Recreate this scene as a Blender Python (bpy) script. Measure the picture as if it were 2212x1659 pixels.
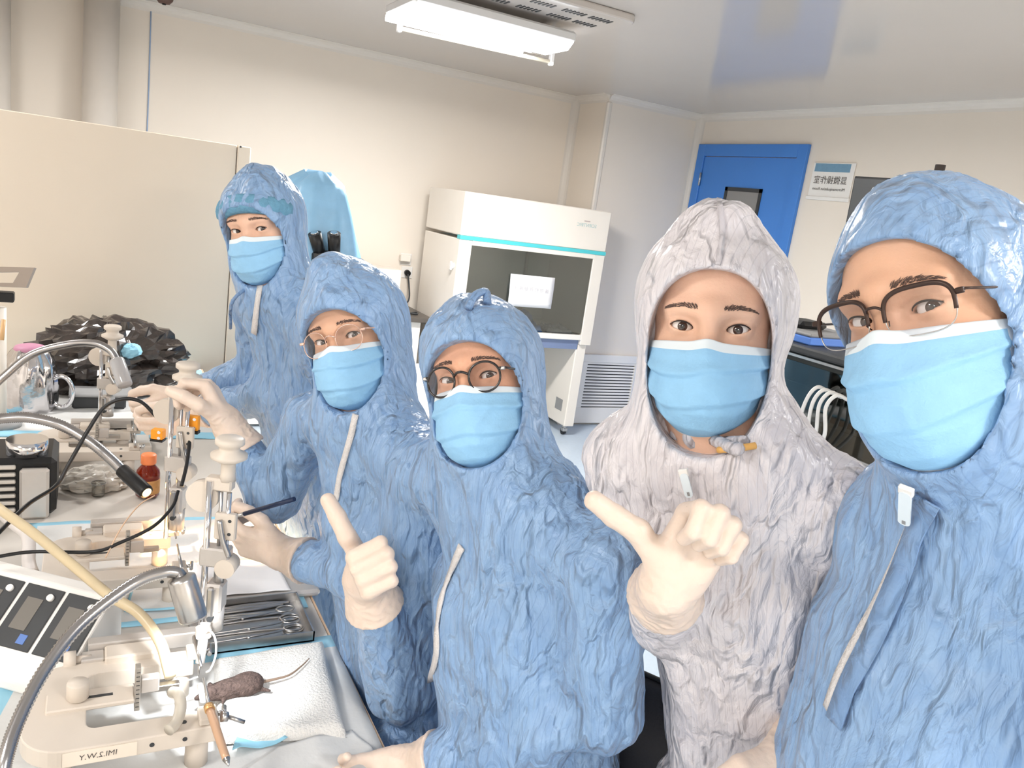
import bpy, bmesh, math, random
import numpy as np
from mathutils import Vector, Matrix
for o in list(bpy.data.objects): bpy.data.objects.remove(o, do_unlink=True)
scene = bpy.context.scene
COL = scene.collection
rad = math.radians
random.seed(7); RNG = np.random.default_rng(7)

# ------------------------------------------------------------------ camera
W, H, F = 2212.0, 1659.0, 1730.3
CAM = np.array([0.0, 0.0, 1.7])
def cam_axes(p, r, y):
    fwd = np.array([math.sin(y)*math.cos(p), math.cos(y)*math.cos(p), -math.sin(p)])
    r0 = np.array([math.cos(y), -math.sin(y), 0.0]); u0 = np.cross(r0, fwd)
    return math.cos(r)*r0+math.sin(r)*u0, -math.sin(r)*r0+math.cos(r)*u0, fwd
RI, UP, FW = cam_axes(rad(12.53), rad(8.072), rad(28.593))
cd = bpy.data.cameras.new('camera'); cam = bpy.data.objects.new('camera', cd); COL.objects.link(cam)
cd.sensor_fit = 'HORIZONTAL'; cd.sensor_width = 36.0; cd.lens = F*36.0/W; cd.clip_start = 0.02
mw = Matrix.Identity(4)
for i in range(3):
    mw[i][0] = RI[i]; mw[i][1] = UP[i]; mw[i][2] = -FW[i]; mw[i][3] = CAM[i]
cam.matrix_world = mw
scene.camera = cam
# ------------------------------------------------------------------ world, light, exposure
vs = scene.view_settings
vs.view_transform = 'Standard'; vs.look = 'None'; vs.gamma = 1.0; vs.use_curve_mapping = False
vs.exposure = -0.27
wd = bpy.data.worlds.new('world'); scene.world = wd; wd.use_nodes = True
wd.node_tree.nodes['Background'].inputs[0].default_value = (0.9, 0.95, 1.0, 1)
wd.node_tree.nodes['Background'].inputs[1].default_value = 0.25
ROOM = dict(x0=-2.6, x1=4.32, y0=-2.6, y1=5.86, z=2.60)
def area_light(name, loc, sx, sy, power, color=(1, 1, 1), rot=(0, 0, 0)):
    l = bpy.data.lights.new(name, 'AREA'); l.shape = 'RECTANGLE'; l.size = sx; l.size_y = sy
    l.energy = power; l.color = color
    o = bpy.data.objects.new(name, l); COL.objects.link(o); o.location = loc; o.rotation_euler = rot
    return o
LIGHT_SPOTS = [(1.1, -1.5, 66), (-1.6, 0.6, 42), (-1.3, 3.6, 38), (3.3, -0.3, 85), (-1.3, -1.6, 40)]   # ceiling luminaires out of view
VISIBLE_LAMP_POWER = 105

# ------------------------------------------------------------------ pixel helpers (only used to find where things stand)
def ray(x, y): return FW+(x-W/2)/F*RI-(y-H/2)/F*UP
def onz(x, y, z): d = ray(x, y); return CAM+d*(z-CAM[2])/d[2]
def ony(x, y, Y): d = ray(x, y); return CAM+d*(Y-CAM[1])/d[1]
def onx(x, y, X): d = ray(x, y); return CAM+d*(X-CAM[0])/d[0]
def atd(x, y, D): return CAM+ray(x, y)*D
def V3(*a): return np.array(a, float)
def unit(v): v = np.asarray(v, float); return v/np.linalg.norm(v)

# ------------------------------------------------------------------ materials
def s2l(c):
    return tuple(((v/255.0)/12.92 if v/255.0 <= 0.04045 else (((v/255.0)+0.055)/1.055)**2.4) for v in c)
MATS = {}
def mat(name, rgb, rough=0.5, metal=0.0, noise=0.0, nscale=20.0, bump=0.0, bscale=60.0, spec=0.5, trans=0.0, ior=1.45, emit=None, estr=0.0, sss=0.0, coat=0.0, alpha=1.0):
    m = bpy.data.materials.new(name); m.use_nodes = True; nt = m.node_tree; b = nt.nodes['Principled BSDF']
    c = s2l(rgb)+(1,)
    b.inputs['Base Color'].default_value = c
    b.inputs['Roughness'].default_value = rough; b.inputs['Metallic'].default_value = metal
    b.inputs['Specular IOR Level'].default_value = spec; b.inputs['IOR'].default_value = ior
    b.inputs['Transmission Weight'].default_value = trans
    b.inputs['Coat Weight'].default_value = coat
    b.inputs['Alpha'].default_value = alpha
    if sss:
        b.inputs['Subsurface Weight'].default_value = sss; b.inputs['Subsurface Radius'].default_value = (0.012, 0.005, 0.003)
        b.inputs['Subsurface Scale'].default_value = 0.5
    if emit:
        b.inputs['Emission Color'].default_value = s2l(emit)+(1,); b.inputs['Emission Strength'].default_value = estr
    tc = nt.nodes.new('ShaderNodeTexCoord')
    nz = nt.nodes.new('ShaderNodeTexNoise'); nz.inputs['Scale'].default_value = nscale; nz.inputs['Detail'].default_value = 4
    nt.links.new(tc.outputs['Object'], nz.inputs['Vector'])
    mx = nt.nodes.new('ShaderNodeMix'); mx.data_type = 'RGBA'; mx.blend_type = 'MULTIPLY'
    mx.inputs[0].default_value = 1.0
    mx.inputs[6].default_value = c
    cr = nt.nodes.new('ShaderNodeMapRange'); cr.inputs[1].default_value = 0.3; cr.inputs[2].default_value = 0.7
    cr.inputs[3].default_value = 1-noise; cr.inputs[4].default_value = 1.0
    nt.links.new(nz.outputs['Fac'], cr.inputs[0]); nt.links.new(cr.outputs[0], mx.inputs[7])
    nt.links.new(mx.outputs[2], b.inputs['Base Color'])
    if bump:
        n2 = nt.nodes.new('ShaderNodeTexNoise'); n2.inputs['Scale'].default_value = bscale; n2.inputs['Detail'].default_value = 5
        nt.links.new(tc.outputs['Object'], n2.inputs['Vector'])
        bp = nt.nodes.new('ShaderNodeBump'); bp.inputs['Strength'].default_value = bump; bp.inputs['Distance'].default_value = 0.004
        nt.links.new(n2.outputs['Fac'], bp.inputs['Height']); nt.links.new(bp.outputs[0], b.inputs['Normal'])
    MATS[name] = m
    return m
def thin_glass(name, tint=(255, 255, 255), gloss=0.12, rough=0.02):
    m = bpy.data.materials.new(name); m.use_nodes = True; nt = m.node_tree
    for n in list(nt.nodes):
        if n.type != 'OUTPUT_MATERIAL': nt.nodes.remove(n)
    out = [n for n in nt.nodes if n.type == 'OUTPUT_MATERIAL'][0]
    t = nt.nodes.new('ShaderNodeBsdfTransparent'); t.inputs[0].default_value = s2l(tint)+(1,)
    g = nt.nodes.new('ShaderNodeBsdfGlossy'); g.inputs['Roughness'].default_value = rough
    fr = nt.nodes.new('ShaderNodeFresnel'); fr.inputs[0].default_value = 1.4
    mul = nt.nodes.new('ShaderNodeMath'); mul.operation = 'MULTIPLY_ADD'; mul.inputs[1].default_value = 1.0; mul.inputs[2].default_value = gloss*0.3
    nt.links.new(fr.outputs[0], mul.inputs[0])
    mx = nt.nodes.new('ShaderNodeMixShader'); nt.links.new(mul.outputs[0], mx.inputs[0])
    nt.links.new(t.outputs[0], mx.inputs[1]); nt.links.new(g.outputs[0], mx.inputs[2])
    nt.links.new(mx.outputs[0], out.inputs[0])
    return m
def fabric(name, rgb, rgb2, stripes=None, fine=1.0, rough=0.36):
    """crinkled clean-room cloth: creases from warped cell edges, thin woven stripes along the 'lateral' attribute"""
    m = bpy.data.materials.new(name); m.use_nodes = True; nt = m.node_tree; N = nt.nodes; L = nt.links
    b = N['Principled BSDF']; b.inputs['Roughness'].default_value = rough; b.inputs['Specular IOR Level'].default_value = 0.5
    b.inputs['Sheen Weight'].default_value = 0.15
    tc = N.new('ShaderNodeTexCoord')
    mp = N.new('ShaderNodeMapping'); mp.inputs['Scale'].default_value = (1, 1, 0.42); L.new(tc.outputs['Object'], mp.inputs[0])
    wn = N.new('ShaderNodeTexNoise'); wn.inputs['Scale'].default_value = 14; wn.inputs['Detail'].default_value = 3; L.new(mp.outputs[0], wn.inputs[0])
    add = N.new('ShaderNodeVectorMath'); add.operation = 'MULTIPLY_ADD'; add.inputs[1].default_value = (0.10, 0.10, 0.10)
    L.new(wn.outputs['Color'], add.inputs[0]); L.new(mp.outputs[0], add.inputs[2])
    nf = N.new('ShaderNodeTexNoise'); nf.inputs['Scale'].default_value = 46*fine; nf.inputs['Detail'].default_value = 4; nf.inputs['Roughness'].default_value = 0.6; L.new(add.outputs[0], nf.inputs[0])
    hs_ = None
    for sc_, gain in ((22*fine, 0.62), (54*fine, 0.58)):      # tilted facets: every cell of crumpled cloth leans its own way
        vo = N.new('ShaderNodeTexVoronoi'); vo.feature = 'SMOOTH_F1'; vo.inputs['Scale'].default_value = sc_; vo.inputs['Smoothness'].default_value = 0.8; L.new(add.outputs[0], vo.inputs['Vector'])
        df = N.new('ShaderNodeVectorMath'); df.operation = 'SUBTRACT'; L.new(add.outputs[0], df.inputs[0]); L.new(vo.outputs['Position'], df.inputs[1])
        cs = N.new('ShaderNodeVectorMath'); cs.operation = 'SUBTRACT'; cs.inputs[1].default_value = (0.5, 0.5, 0.5); L.new(vo.outputs['Color'], cs.inputs[0])
        dt = N.new('ShaderNodeVectorMath'); dt.operation = 'DOT_PRODUCT'; L.new(df.outputs[0], dt.inputs[0]); L.new(cs.outputs[0], dt.inputs[1])
        ml = N.new('ShaderNodeMath'); ml.operation = 'MULTIPLY_ADD'; ml.inputs[1].default_value = gain; L.new(dt.outputs['Value'], ml.inputs[0])
        if hs_ is not None: L.new(hs_, ml.inputs[2])
        else: ml.inputs[2].default_value = 0.0
        hs_ = ml.outputs[0]
    a2 = N.new('ShaderNodeMath'); a2.operation = 'MULTIPLY_ADD'; a2.inputs[1].default_value = 0.006; L.new(nf.outputs['Fac'], a2.inputs[0]); L.new(hs_, a2.inputs[2])
    bp = N.new('ShaderNodeBump'); bp.inputs['Strength'].default_value = 1.0; bp.inputs['Distance'].default_value = 1.0
    L.new(a2.outputs[0], bp.inputs['Height']); L.new(bp.outputs[0], b.inputs['Normal'])
    mx = N.new('ShaderNodeMix'); mx.data_type = 'RGBA'; mx.inputs[6].default_value = s2l(rgb2)+(1,); mx.inputs[7].default_value = s2l(rgb)+(1,)
    rr = N.new('ShaderNodeMapRange'); rr.inputs[1].default_value = 0.3; rr.inputs[2].default_value = 0.62; L.new(nf.outputs['Fac'], rr.inputs[0]); L.new(rr.outputs[0], mx.inputs[0])
    outc = mx.outputs[2]
    if stripes:
        at = N.new('ShaderNodeAttribute'); at.attribute_name = 'lateral'
        md = N.new('ShaderNodeMath'); md.operation = 'PINGPONG'; md.inputs[1].default_value = 0.0045; L.new(at.outputs['Fac'], md.inputs[0])
        rs = N.new('ShaderNodeMapRange'); rs.inputs[1].default_value = 0.0; rs.inputs[2].default_value = 0.0007; rs.inputs[3].default_value = 1.0; rs.inputs[4].default_value = 0.0
        L.new(md.outputs[0], rs.inputs[0])
        mf = N.new('ShaderNodeMath'); mf.operation = 'MULTIPLY'; mf.inputs[1].default_value = 0.3; L.new(rs.outputs[0], mf.inputs[0])
        m2 = N.new('ShaderNodeMix'); m2.data_type = 'RGBA'; m2.inputs[7].default_value = s2l(stripes)+(1,)
        L.new(mf.outputs[0], m2.inputs[0]); L.new(outc, m2.inputs[6]); outc = m2.outputs[2]
    L.new(outc, b.inputs['Base Color'])
    return m

# ------------------------------------------------------------------ object helpers
def link(name, data=None, parent=None):
    o = bpy.data.objects.new(name, data); COL.objects.link(o)
    if parent is not None: o.parent = parent
    return o
def tag(o, label=None, cat=None, group=None, kind=None):
    if label: o['label'] = label
    if cat: o['category'] = cat
    if group: o['group'] = group
    if kind: o['kind'] = kind
    return o
def thing(name, label, cat, loc=(0, 0, 0), group=None, kind=None):
    o = link(name); o.location = [float(v) for v in loc]; o.empty_display_size = 0.05
    return tag(o, label, cat, group, kind)
def rot_to(d, ref=(0, 0, 1)):
    z = unit(d); r = np.array(ref, float)
    if abs(z@r) > 0.97: r = np.array([1.0, 0, 0]) if abs(z[0]) < 0.9 else np.array([0, 1.0, 0])
    x = unit(np.cross(r, z)); y = np.cross(z, x)
    return np.stack([x, y, z], 1)
def rz(a): c, s = math.cos(a), math.sin(a); return np.array([[c, -s, 0], [s, c, 0], [0, 0, 1.0]])
def rx(a): c, s = math.cos(a), math.sin(a); return np.array([[1.0, 0, 0], [0, c, -s], [0, s, c]])
def ry(a): c, s = math.cos(a), math.sin(a); return np.array([[c, 0, s], [0, 1.0, 0], [-s, 0, c]])
class MB:
    """collects faces in world space, links them as one mesh (origin moved to the parent)"""
    def __init__(s): s.v = []; s.f = []; s.m = []; s.n = 0; s.sm = []
    def add(s, verts, faces, mi=0, smooth=False):
        verts = np.asarray(verts, float)
        s.v.append(verts); s.f += [tuple(int(i)+s.n for i in f) for f in faces]; s.m += [mi]*len(faces); s.sm += [smooth]*len(faces)
        s.n += len(verts); return s
    def box(s, c, size, R=None, bev=0.0, mi=0):
        hx, hy, hz = [v/2.0 for v in size]
        R = np.eye(3) if R is None else np.asarray(R)
        bev = min(bev, 0.49*min(size))
        if bev <= 0:
            vs_ = [(sx*hx, sy*hy, sz*hz) for sx in (-1, 1) for sy in (-1, 1) for sz in (-1, 1)]
            fs = [(0, 1, 3, 2), (4, 6, 7, 5), (0, 4, 5, 1), (2, 3, 7, 6), (0, 2, 6, 4), (1, 5, 7, 3)]
            return s.add(np.array(vs_)@R.T+np.array(c), fs, mi)
        bm = bmesh.new(); b = bev
        for sx in (-1, 1):
            for sy in (-1, 1):
                for sz in (-1, 1):
                    for p in ((hx, hy-b, hz-b), (hx-b, hy, hz-b), (hx-b, hy-b, hz)):
                        bm.verts.new((sx*p[0], sy*p[1], sz*p[2]))
        r = bmesh.ops.convex_hull(bm, input=bm.verts)
        bmesh.ops.dissolve_limit(bm, angle_limit=0.02, verts=bm.verts, edges=bm.edges)
        bm.verts.index_update()
        vv = np.array([v.co[:] for v in bm.verts]); ff = [[v.index for v in f.verts] for f in bm.faces]; bm.free()
        return s.add(vv@R.T+np.array(c), ff, mi)
    def bx(s, lo, hi, bev=0.0, mi=0):
        lo = np.array(lo, float); hi = np.array(hi, float); return s.box((lo+hi)/2, hi-lo, None, bev, mi)
    def cyl(s, a, b, r, r2=None, n=20, mi=0, caps=True, smooth=True):
        a = np.array(a, float); b = np.array(b, float); r2 = r if r2 is None else r2
        R = rot_to(b-a); t = np.arange(n)*2*math.pi/n
        ring = np.stack([np.cos(t), np.sin(t), 0*t], 1)@R.T
        vv = np.concatenate([a+ring*r, b+ring*r2])
        s.add(vv, [(i, (i+1) % n, n+(i+1) % n, n+i) for i in range(n)], mi, smooth)
        if caps:
            s.f.append(tuple(s.n-2*n+i for i in range(n))[::-1]); s.f.append(tuple(s.n-n+i for i in range(n))); s.m += [mi, mi]; s.sm += [False, False]
        return s
    def lathe(s, base, axis, prof, n=28, mi=0, smooth=True):
        """prof: list of (radius, height)"""
        R = rot_to(axis); t = np.arange(n)*2*math.pi/n; base = np.array(base, float)
        vv = np.concatenate([base+(np.stack([np.cos(t)*r, np.sin(t)*r, 0*t+h], 1)@R.T) for r, h in prof])
        fs = []
        for k in range(len(prof)-1):
            fs += [(k*n+i, k*n+(i+1) % n, (k+1)*n+(i+1) % n, (k+1)*n+i) for i in range(n)]
        fs.append(tuple(range(n))[::-1]); fs.append(tuple((len(prof)-1)*n+i for i in range(n)))
        return s.add(vv, fs, mi, smooth)
    def tube(s, pts, r, n=10, mi=0, sub=6, ridges=None, closed=False):
        P = catmull(pts, sub, closed); m = len(P)
        rr = np.interp(np.linspace(0, 1, m), np.linspace(0, 1, len(np.atleast_1d(r))), np.atleast_1d(r)) if np.ndim(r) else np.full(m, r)
        if ridges is not None: rr = rr*(1+0.08*np.where(np.arange(m) % 2 == 0, 1, -1))
        T = np.gradient(P, axis=0) if not closed else (np.roll(P, -1, 0)-np.roll(P, 1, 0))
        T = T/np.maximum(np.linalg.norm(T, axis=1, keepdims=True), 1e-9)
        up = np.array([0.13, 0.21, 0.97]); N = np.zeros_like(P)
        prev = unit(up-(up@T[0])*T[0])
        for i in range(m):
            prev = prev-(prev@T[i])*T[i]; prev = prev/max(np.linalg.norm(prev), 1e-9); N[i] = prev
        Bn = np.cross(T, N); t = np.arange(n)*2*math.pi/n
        vv = (P[:, None, :]+rr[:, None, None]*(np.cos(t)[None, :, None]*N[:, None, :]+np.sin(t)[None, :, None]*Bn[:, None, :])).reshape(-1, 3)
        fs = []
        mm = m if closed else m-1
        for k in range(mm):
            k2 = (k+1) % m
            fs += [(k*n+i, k*n+(i+1) % n, k2*n+(i+1) % n, k2*n+i) for i in range(n)]
        if not closed: fs.append(tuple(range(n))[::-1]); fs.append(tuple((m-1)*n+i for i in range(n)))
        return s.add(vv, fs, mi, True)
    def prism(s, poly, z0, z1, R=None, o=(0, 0, 0), mi=0):
        poly = np.array(poly, float); n = len(poly); R = np.eye(3) if R is None else R
        vv = np.concatenate([np.c_[poly, np.full(n, z0)], np.c_[poly, np.full(n, z1)]])@np.asarray(R).T+np.array(o)
        fs = [(i, (i+1) % n, n+(i+1) % n, n+i) for i in range(n)]+[tuple(range(n))[::-1], tuple(range(n, 2*n))]
        return s.add(vv, fs, mi)
    def grid(s, P, mi=0, smooth=True, closed_u=False):
        """P: (nu,nv,3)"""
        nu, nv = P.shape[:2]; fs = []
        for i in range(nu if closed_u else nu-1):
            i2 = (i+1) % nu
            for j in range(nv-1): fs.append((i*nv+j, i2*nv+j, i2*nv+j+1, i*nv+j+1))
        return s.add(P.reshape(-1, 3), fs, mi, smooth)
    def build(s, name, mats, parent=None, bevel=0.0, solid=0.0, recalc=True):
        v = np.concatenate(s.v)
        off = np.zeros(3)
        if parent is not None:
            p = parent
            while p is not None: off += np.array(p.location); p = p.parent
        else:
            off = np.array([(v[:, 0].min()+v[:, 0].max())/2, (v[:, 1].min()+v[:, 1].max())/2, v[:, 2].min()])
        me = bpy.data.meshes.new(name); me.from_pydata((v-off).tolist(), [], s.f)
        if not isinstance(mats, (list, tuple)): mats = [mats]
        for m in mats: me.materials.append(m)
        me.polygons.foreach_set('material_index', s.m); me.polygons.foreach_set('use_smooth', s.sm)
        me.update()
        if recalc:
            bm = bmesh.new(); bm.from_mesh(me); bmesh.ops.recalc_face_normals(bm, faces=bm.faces); bm.to_mesh(me); bm.free()
        o = link(name, me, parent)
        if parent is None: o.location = off
        if bevel:
            md = o.modifiers.new('bevel', 'BEVEL'); md.width = bevel; md.segments = 2; md.limit_method = 'ANGLE'
        if solid:
            md = o.modifiers.new('solid', 'SOLIDIFY'); md.thickness = solid; md.offset = 0
        return o
def catmull(pts, sub=6, closed=False):
    P = np.array(pts, float)
    if len(P) < 3 or sub <= 1: return P
    if closed: Q = np.concatenate([P[-1:], P, P[:2]])
    else: Q = np.concatenate([2*P[:1]-P[1:2], P, 2*P[-1:]-P[-2:-1]])
    out = []
    for i in range(1, len(Q)-2):
        p0, p1, p2, p3 = Q[i-1], Q[i], Q[i+1], Q[i+2]
        for k in range(sub):
            t = k/sub
            out.append(0.5*((2*p1)+(-p0+p2)*t+(2*p0-5*p1+4*p2-p3)*t*t+(-p0+3*p1-3*p2+p3)*t**3))
    if not closed: out.append(P[-1])
    return np.array(out)
def rrect(w, h, r, n=6, cx=0, cy=0):
    out = []
    for (sx, sy, a0) in ((1, 1, 0), (-1, 1, 90), (-1, -1, 180), (1, -1, 270)):
        for k in range(n+1):
            a = rad(a0+90*k/n); out.append((cx+sx*(w/2-r)+r*math.cos(a), cy+sy*(h/2-r)+r*math.sin(a)))
    return out
FONT = None
def lettering(name, txt, material, o, xdir, ydir, size, parent, mirror=False, align='CENTER', depth=0.0006):
    cu = bpy.data.curves.new(name, 'FONT'); cu.body = txt; cu.size = size; cu.align_x = align; cu.align_y = 'CENTER'; cu.extrude = depth/2; cu.resolution_u = 3
    t = bpy.data.objects.new(name, cu); COL.objects.link(t)
    bpy.context.view_layer.update()
    me = bpy.data.meshes.new_from_object(t.evaluated_get(bpy.context.evaluated_depsgraph_get()))
    bpy.data.objects.remove(t, do_unlink=True)
    n = len(me.vertices)
    if n == 0: return None
    co = np.empty(n*3); me.vertices.foreach_get('co', co); co = co.reshape(-1, 3)
    xd = unit(xdir)*(-1 if mirror else 1); yd = unit(ydir); zd = np.cross(unit(xdir), yd)
    v = np.array(o)+co[:, :1]*xd+co[:, 1:2]*yd+co[:, 2:3]*zd
    off = np.zeros(3); p = parent
    while p is not None: off += np.array(p.location); p = p.parent
    me.vertices.foreach_set('co', (v-off).ravel()); me.materials.clear(); me.materials.append(material); me.update()
    ob = link(name, me, parent); return ob

# noise in numpy -----------------------------------------------------------------------------
def _hash(ix, iy, iz, seed):
    h = (ix*374761393+iy*668265263+iz*2147483647+seed*1274126177) & 0xFFFFFFFF
    h = ((h ^ (h >> 13))*1274126177) & 0xFFFFFFFF
    h = ((h ^ (h >> 16))*2246822519) & 0xFFFFFFFF
    return h ^ (h >> 15)
def vnoise(P, seed=0):
    P = np.asarray(P, float); i = np.floor(P).astype(np.int64); f = P-i; u = f*f*f*(f*(f*6-15)+10); r = 0
    for dx in (0, 1):
        for dy in (0, 1):
            for dz in (0, 1):
                h = _hash(i[:, 0]+dx, i[:, 1]+dy, i[:, 2]+dz, seed)
                g = np.stack([(h & 1023)/511.5-1, ((h >> 10) & 1023)/511.5-1, ((h >> 20) & 1023)/511.5-1], 1)
                d = f-np.array([dx, dy, dz]); w = (u[:, 0] if dx else 1-u[:, 0])*(u[:, 1] if dy else 1-u[:, 1])*(u[:, 2] if dz else 1-u[:, 2])
                r = r+w*(g*d).sum(1)
    return r
def warp(P, amp, fr, seed): return P+amp*np.stack([vnoise(P*fr, seed), vnoise(P*fr+17.3, seed+1), vnoise(P*fr+41.7, seed+2)], 1)
def ridged(P, seed=0):
    n = vnoise(P, seed); return 1-np.minimum(np.abs(n)*2.6, 1.0)
# ================================================================== ROOM
M_wall = mat('wall_paint', (236, 226, 213), 0.42, noise=0.02, nscale=3, bump=0.03, bscale=200)
M_ceil = mat('ceiling_panel', (202, 194, 187), 0.13, noise=0.02, nscale=2, spec=0.5)
M_floor = mat('floor_vinyl', (206, 220, 232), 0.3, noise=0.05, nscale=40, spec=0.5)
M_trim = mat('trim_white', (226, 219, 210), 0.3, noise=0.02)
M_part = mat('partition_laminate', (224, 210, 192), 0.45, noise=0.02, nscale=4)
M_white = mat('white_enamel', (238, 235, 230), 0.35, noise=0.02, nscale=8)
M_cream = mat('cream_enamel', (236, 229, 219), 0.4, noise=0.02, nscale=8)
M_grey = mat('grey_plastic', (150, 150, 150), 0.5, noise=0.05)
M_dgrey = mat('dark_grey_plastic', (60, 62, 64), 0.5, noise=0.1)
M_black = mat('black_plastic', (22, 22, 24), 0.4, noise=0.1)
M_steel = mat('brushed_steel', (196, 194, 192), 0.28, metal=1.0, noise=0.08, nscale=60)
M_chrome = mat('chrome', (225, 225, 228), 0.08, metal=1.0)
M_alu = mat('satin_aluminium', (214, 208, 200), 0.42, metal=0.55, noise=0.04, nscale=60)
M_blue = mat('door_blue', (72, 134, 214), 0.45, noise=0.03, nscale=5)
M_bluedark = mat('door_groove_blue', (30, 84, 170), 0.5)
M_cyan = mat('cyan_stripe', (84, 200, 208), 0.4, noise=0.02)
M_paper = mat('white_paper', (240, 239, 240), 0.8, noise=0.02, bump=0.1, bscale=30)
M_ink = mat('print_ink', (90, 84, 80), 0.7)
M_lamp = mat('lamp_diffuser', (255, 255, 255), 0.4, emit=(250, 250, 255), estr=9.0)
x0, x1, y0, y1, zc = ROOM['x0'], ROOM['x1'], ROOM['y0'], ROOM['y1'], ROOM['z']
XC0, YC = 3.425, 5.39           # the boxed-out corner in front of the back wall
T = 0.12
def struct(name, mb, m, label, cat, **k):
    o = mb.build(name, m, **k); return tag(o, label, cat, kind='structure')
struct('floor', MB().bx((x0-T, y0-T, -0.1), (x1+T, y1+T, 0)), M_floor, 'pale blue vinyl floor of the clean room', 'floor')
struct('ceiling', MB().bx((x0-T, y0-T, zc), (x1+T, y1+T, zc+0.1)), M_ceil, 'glossy off-white panel ceiling', 'ceiling')
struct('wall_back', MB().bx((x0, y1, 0), (x1, y1+T, zc)), M_wall, 'cream back wall behind the white clean bench', 'wall')
struct('wall_right', MB().bx((x1, y0, 0), (x1+T, y1, zc)), M_wall, 'cream wall that holds the blue door', 'wall')
struct('wall_left', MB().bx((x0-T, y0, 0), (x0, y1, zc)), M_wall, 'plain wall at the far side of the table', 'wall')
struct('wall_front', MB().bx((x0, y0-T, 0), (x1, y0, zc)), M_wall, 'plain wall behind the photographer', 'wall')
struct('wall_corner_box', MB().bx((XC0, YC, 0), (x1, y1, zc), bev=0.02), M_wall, 'boxed-out grey-white wall corner above the air grille', 'wall')
# coves: concave quarter rounds between planes
def cove(a, b, n1, n2, r=0.055, k=6):
    a = np.array(a, float); b = np.array(b, float); n1 = np.array(n1, float); n2 = np.array(n2, float)
    prof = [np.zeros(3)]+[n1*r+n2*r-r*(math.cos(t)*n1+math.sin(t)*n2)*1.0 for t in np.linspace(0, math.pi/2, k)]
    prof = [np.zeros(3)]+[r*(n1*(1-math.sin(t))+n2*(1-math.cos(t))) for t in np.linspace(0, math.pi/2, k)]
    P = [a+p for p in prof]+[b+p for p in prof]; n = len(prof)
    return P, [(i, (i+1) % n, n+(i+1) % n, n+i) for i in range(n)]+[tuple(range(n)), tuple(range(n, 2*n))[::-1]]
edges = [((x0, y1, zc), (XC0, y1, zc), (0, -1, 0), (0, 0, -1), 'cove trim along the top of the back wall'),
         ((XC0, y1, zc), (XC0, YC, zc), (-1, 0, 0), (0, 0, -1), 'short cove trim at the top of the boxed corner side'),
         ((XC0, YC, zc), (x1, YC, zc), (0, -1, 0), (0, 0, -1), 'cove trim along the top of the boxed corner front'),
         ((x1, YC, zc), (x1, y0, zc), (-1, 0, 0), (0, 0, -1), 'cove trim along the top of the blue-door wall'),
         ((XC0, y1, 0), (XC0, y1, zc), (0, -1, 0), (-1, 0, 0), 'vertical cove trim where back wall meets boxed corner'),
         ((x1, YC, 0), (x1, YC, zc), (0, -1, 0), (-1, 0, 0), 'vertical cove trim beside the blue door')]
for i, (a, b, n1, n2, lb) in enumerate(edges):
    P, fs = cove(a, b, n1, n2); struct('trim_%d' % (i+1), MB().add(P, fs), M_trim, lb, 'trim')
struct('trim_7', MB().bx((XC0-0.012, YC-0.012, 0), (XC0+0.03, YC+0.03, zc-0.05), bev=0.01), M_trim, 'rounded white corner guard on the boxed wall edge', 'trim')
# partition screen behind the table
PY = 3.72
pr = thing('wall_partition', 'low cream partition screen standing behind the far end of the table', 'partition', (0, PY, 0), kind='structure')
px = ony(514, 314, PY); pz = px[2]
MB().bx((-1.9, PY, 0), (px[0]-0.004, PY+0.04, pz), bev=0.003).build('panel', M_part, pr)
MB().bx((px[0], PY-0.003, 0), (px[0]+0.055, PY+0.043, pz), bev=0.004).build('end_post', M_part, pr)
q = ony(520, 312, PY-0.004); MB().cyl((q[0], PY-0.004, q[2]-0.01), (q[0], PY-0.008, q[2]-0.01), 0.004).build('screw', M_dgrey, pr)
# round pipes on the back wall
for (xa, xb, lb) in ((178, 256, 'round white vertical pipe rising behind the partition'), (-26, 24, 'second round white pipe at the left edge')):
    pa = ony(xa, 150, y1-0.1); pb = ony(xb, 150, y1-0.1); cx = (pa[0]+pb[0])/2; r = abs(pb[0]-pa[0])/2
    t = thing('vertical_pipe', lb, 'pipe', (cx, y1-0.115, 0))
    MB().cyl((cx, y1-0.115, 0), (cx, y1-0.115, zc), r, n=40).build('pipe_body', M_trim, t)
    MB().lathe((cx, y1-0.115, zc-0.03), (0, 0, 1), [(r+0.012, 0), (r+0.012, 0.028)]).build('ceiling_collar', M_trim, t)
    MB().bx((cx-r*0.5, y1-0.03, 0.9), (cx+r*0.5, y1-0.001, 1.0)).build('wall_bracket', M_trim, t)
q = ony(322, 140, y1-0.004)
M_bluecable = mat('blue_cable', (150, 172, 205), 0.5)
tag(MB().tube([(q[0], y1-0.004, 1.5), (q[0]+0.003, y1-0.004, 2.0), (q[0], y1-0.004, zc-0.05)], 0.004).build('wall_cable', M_bluecable), 'thin pale blue cable running up the back wall', 'cable')
q = ony(1020, 40, 5.8)
c = onz(355, -4, zc)
t = thing('ceiling_sensor', 'small dark round sensor on the ceiling at the top edge', 'sensor', (c[0], c[1], zc-0.001))
MB().lathe((c[0], c[1], zc-0.001), (0, 0, -1), [(0.05, 0), (0.048, 0.01), (0.03, 0.03)]).build('housing', mat('sensor_brown', (96, 70, 62), 0.5), t)
MB().lathe((c[0], c[1], zc-0.03), (0, 0, -1), [(0.012, 0), (0.01, 0.008)]).build('lens', M_black, t)
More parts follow.
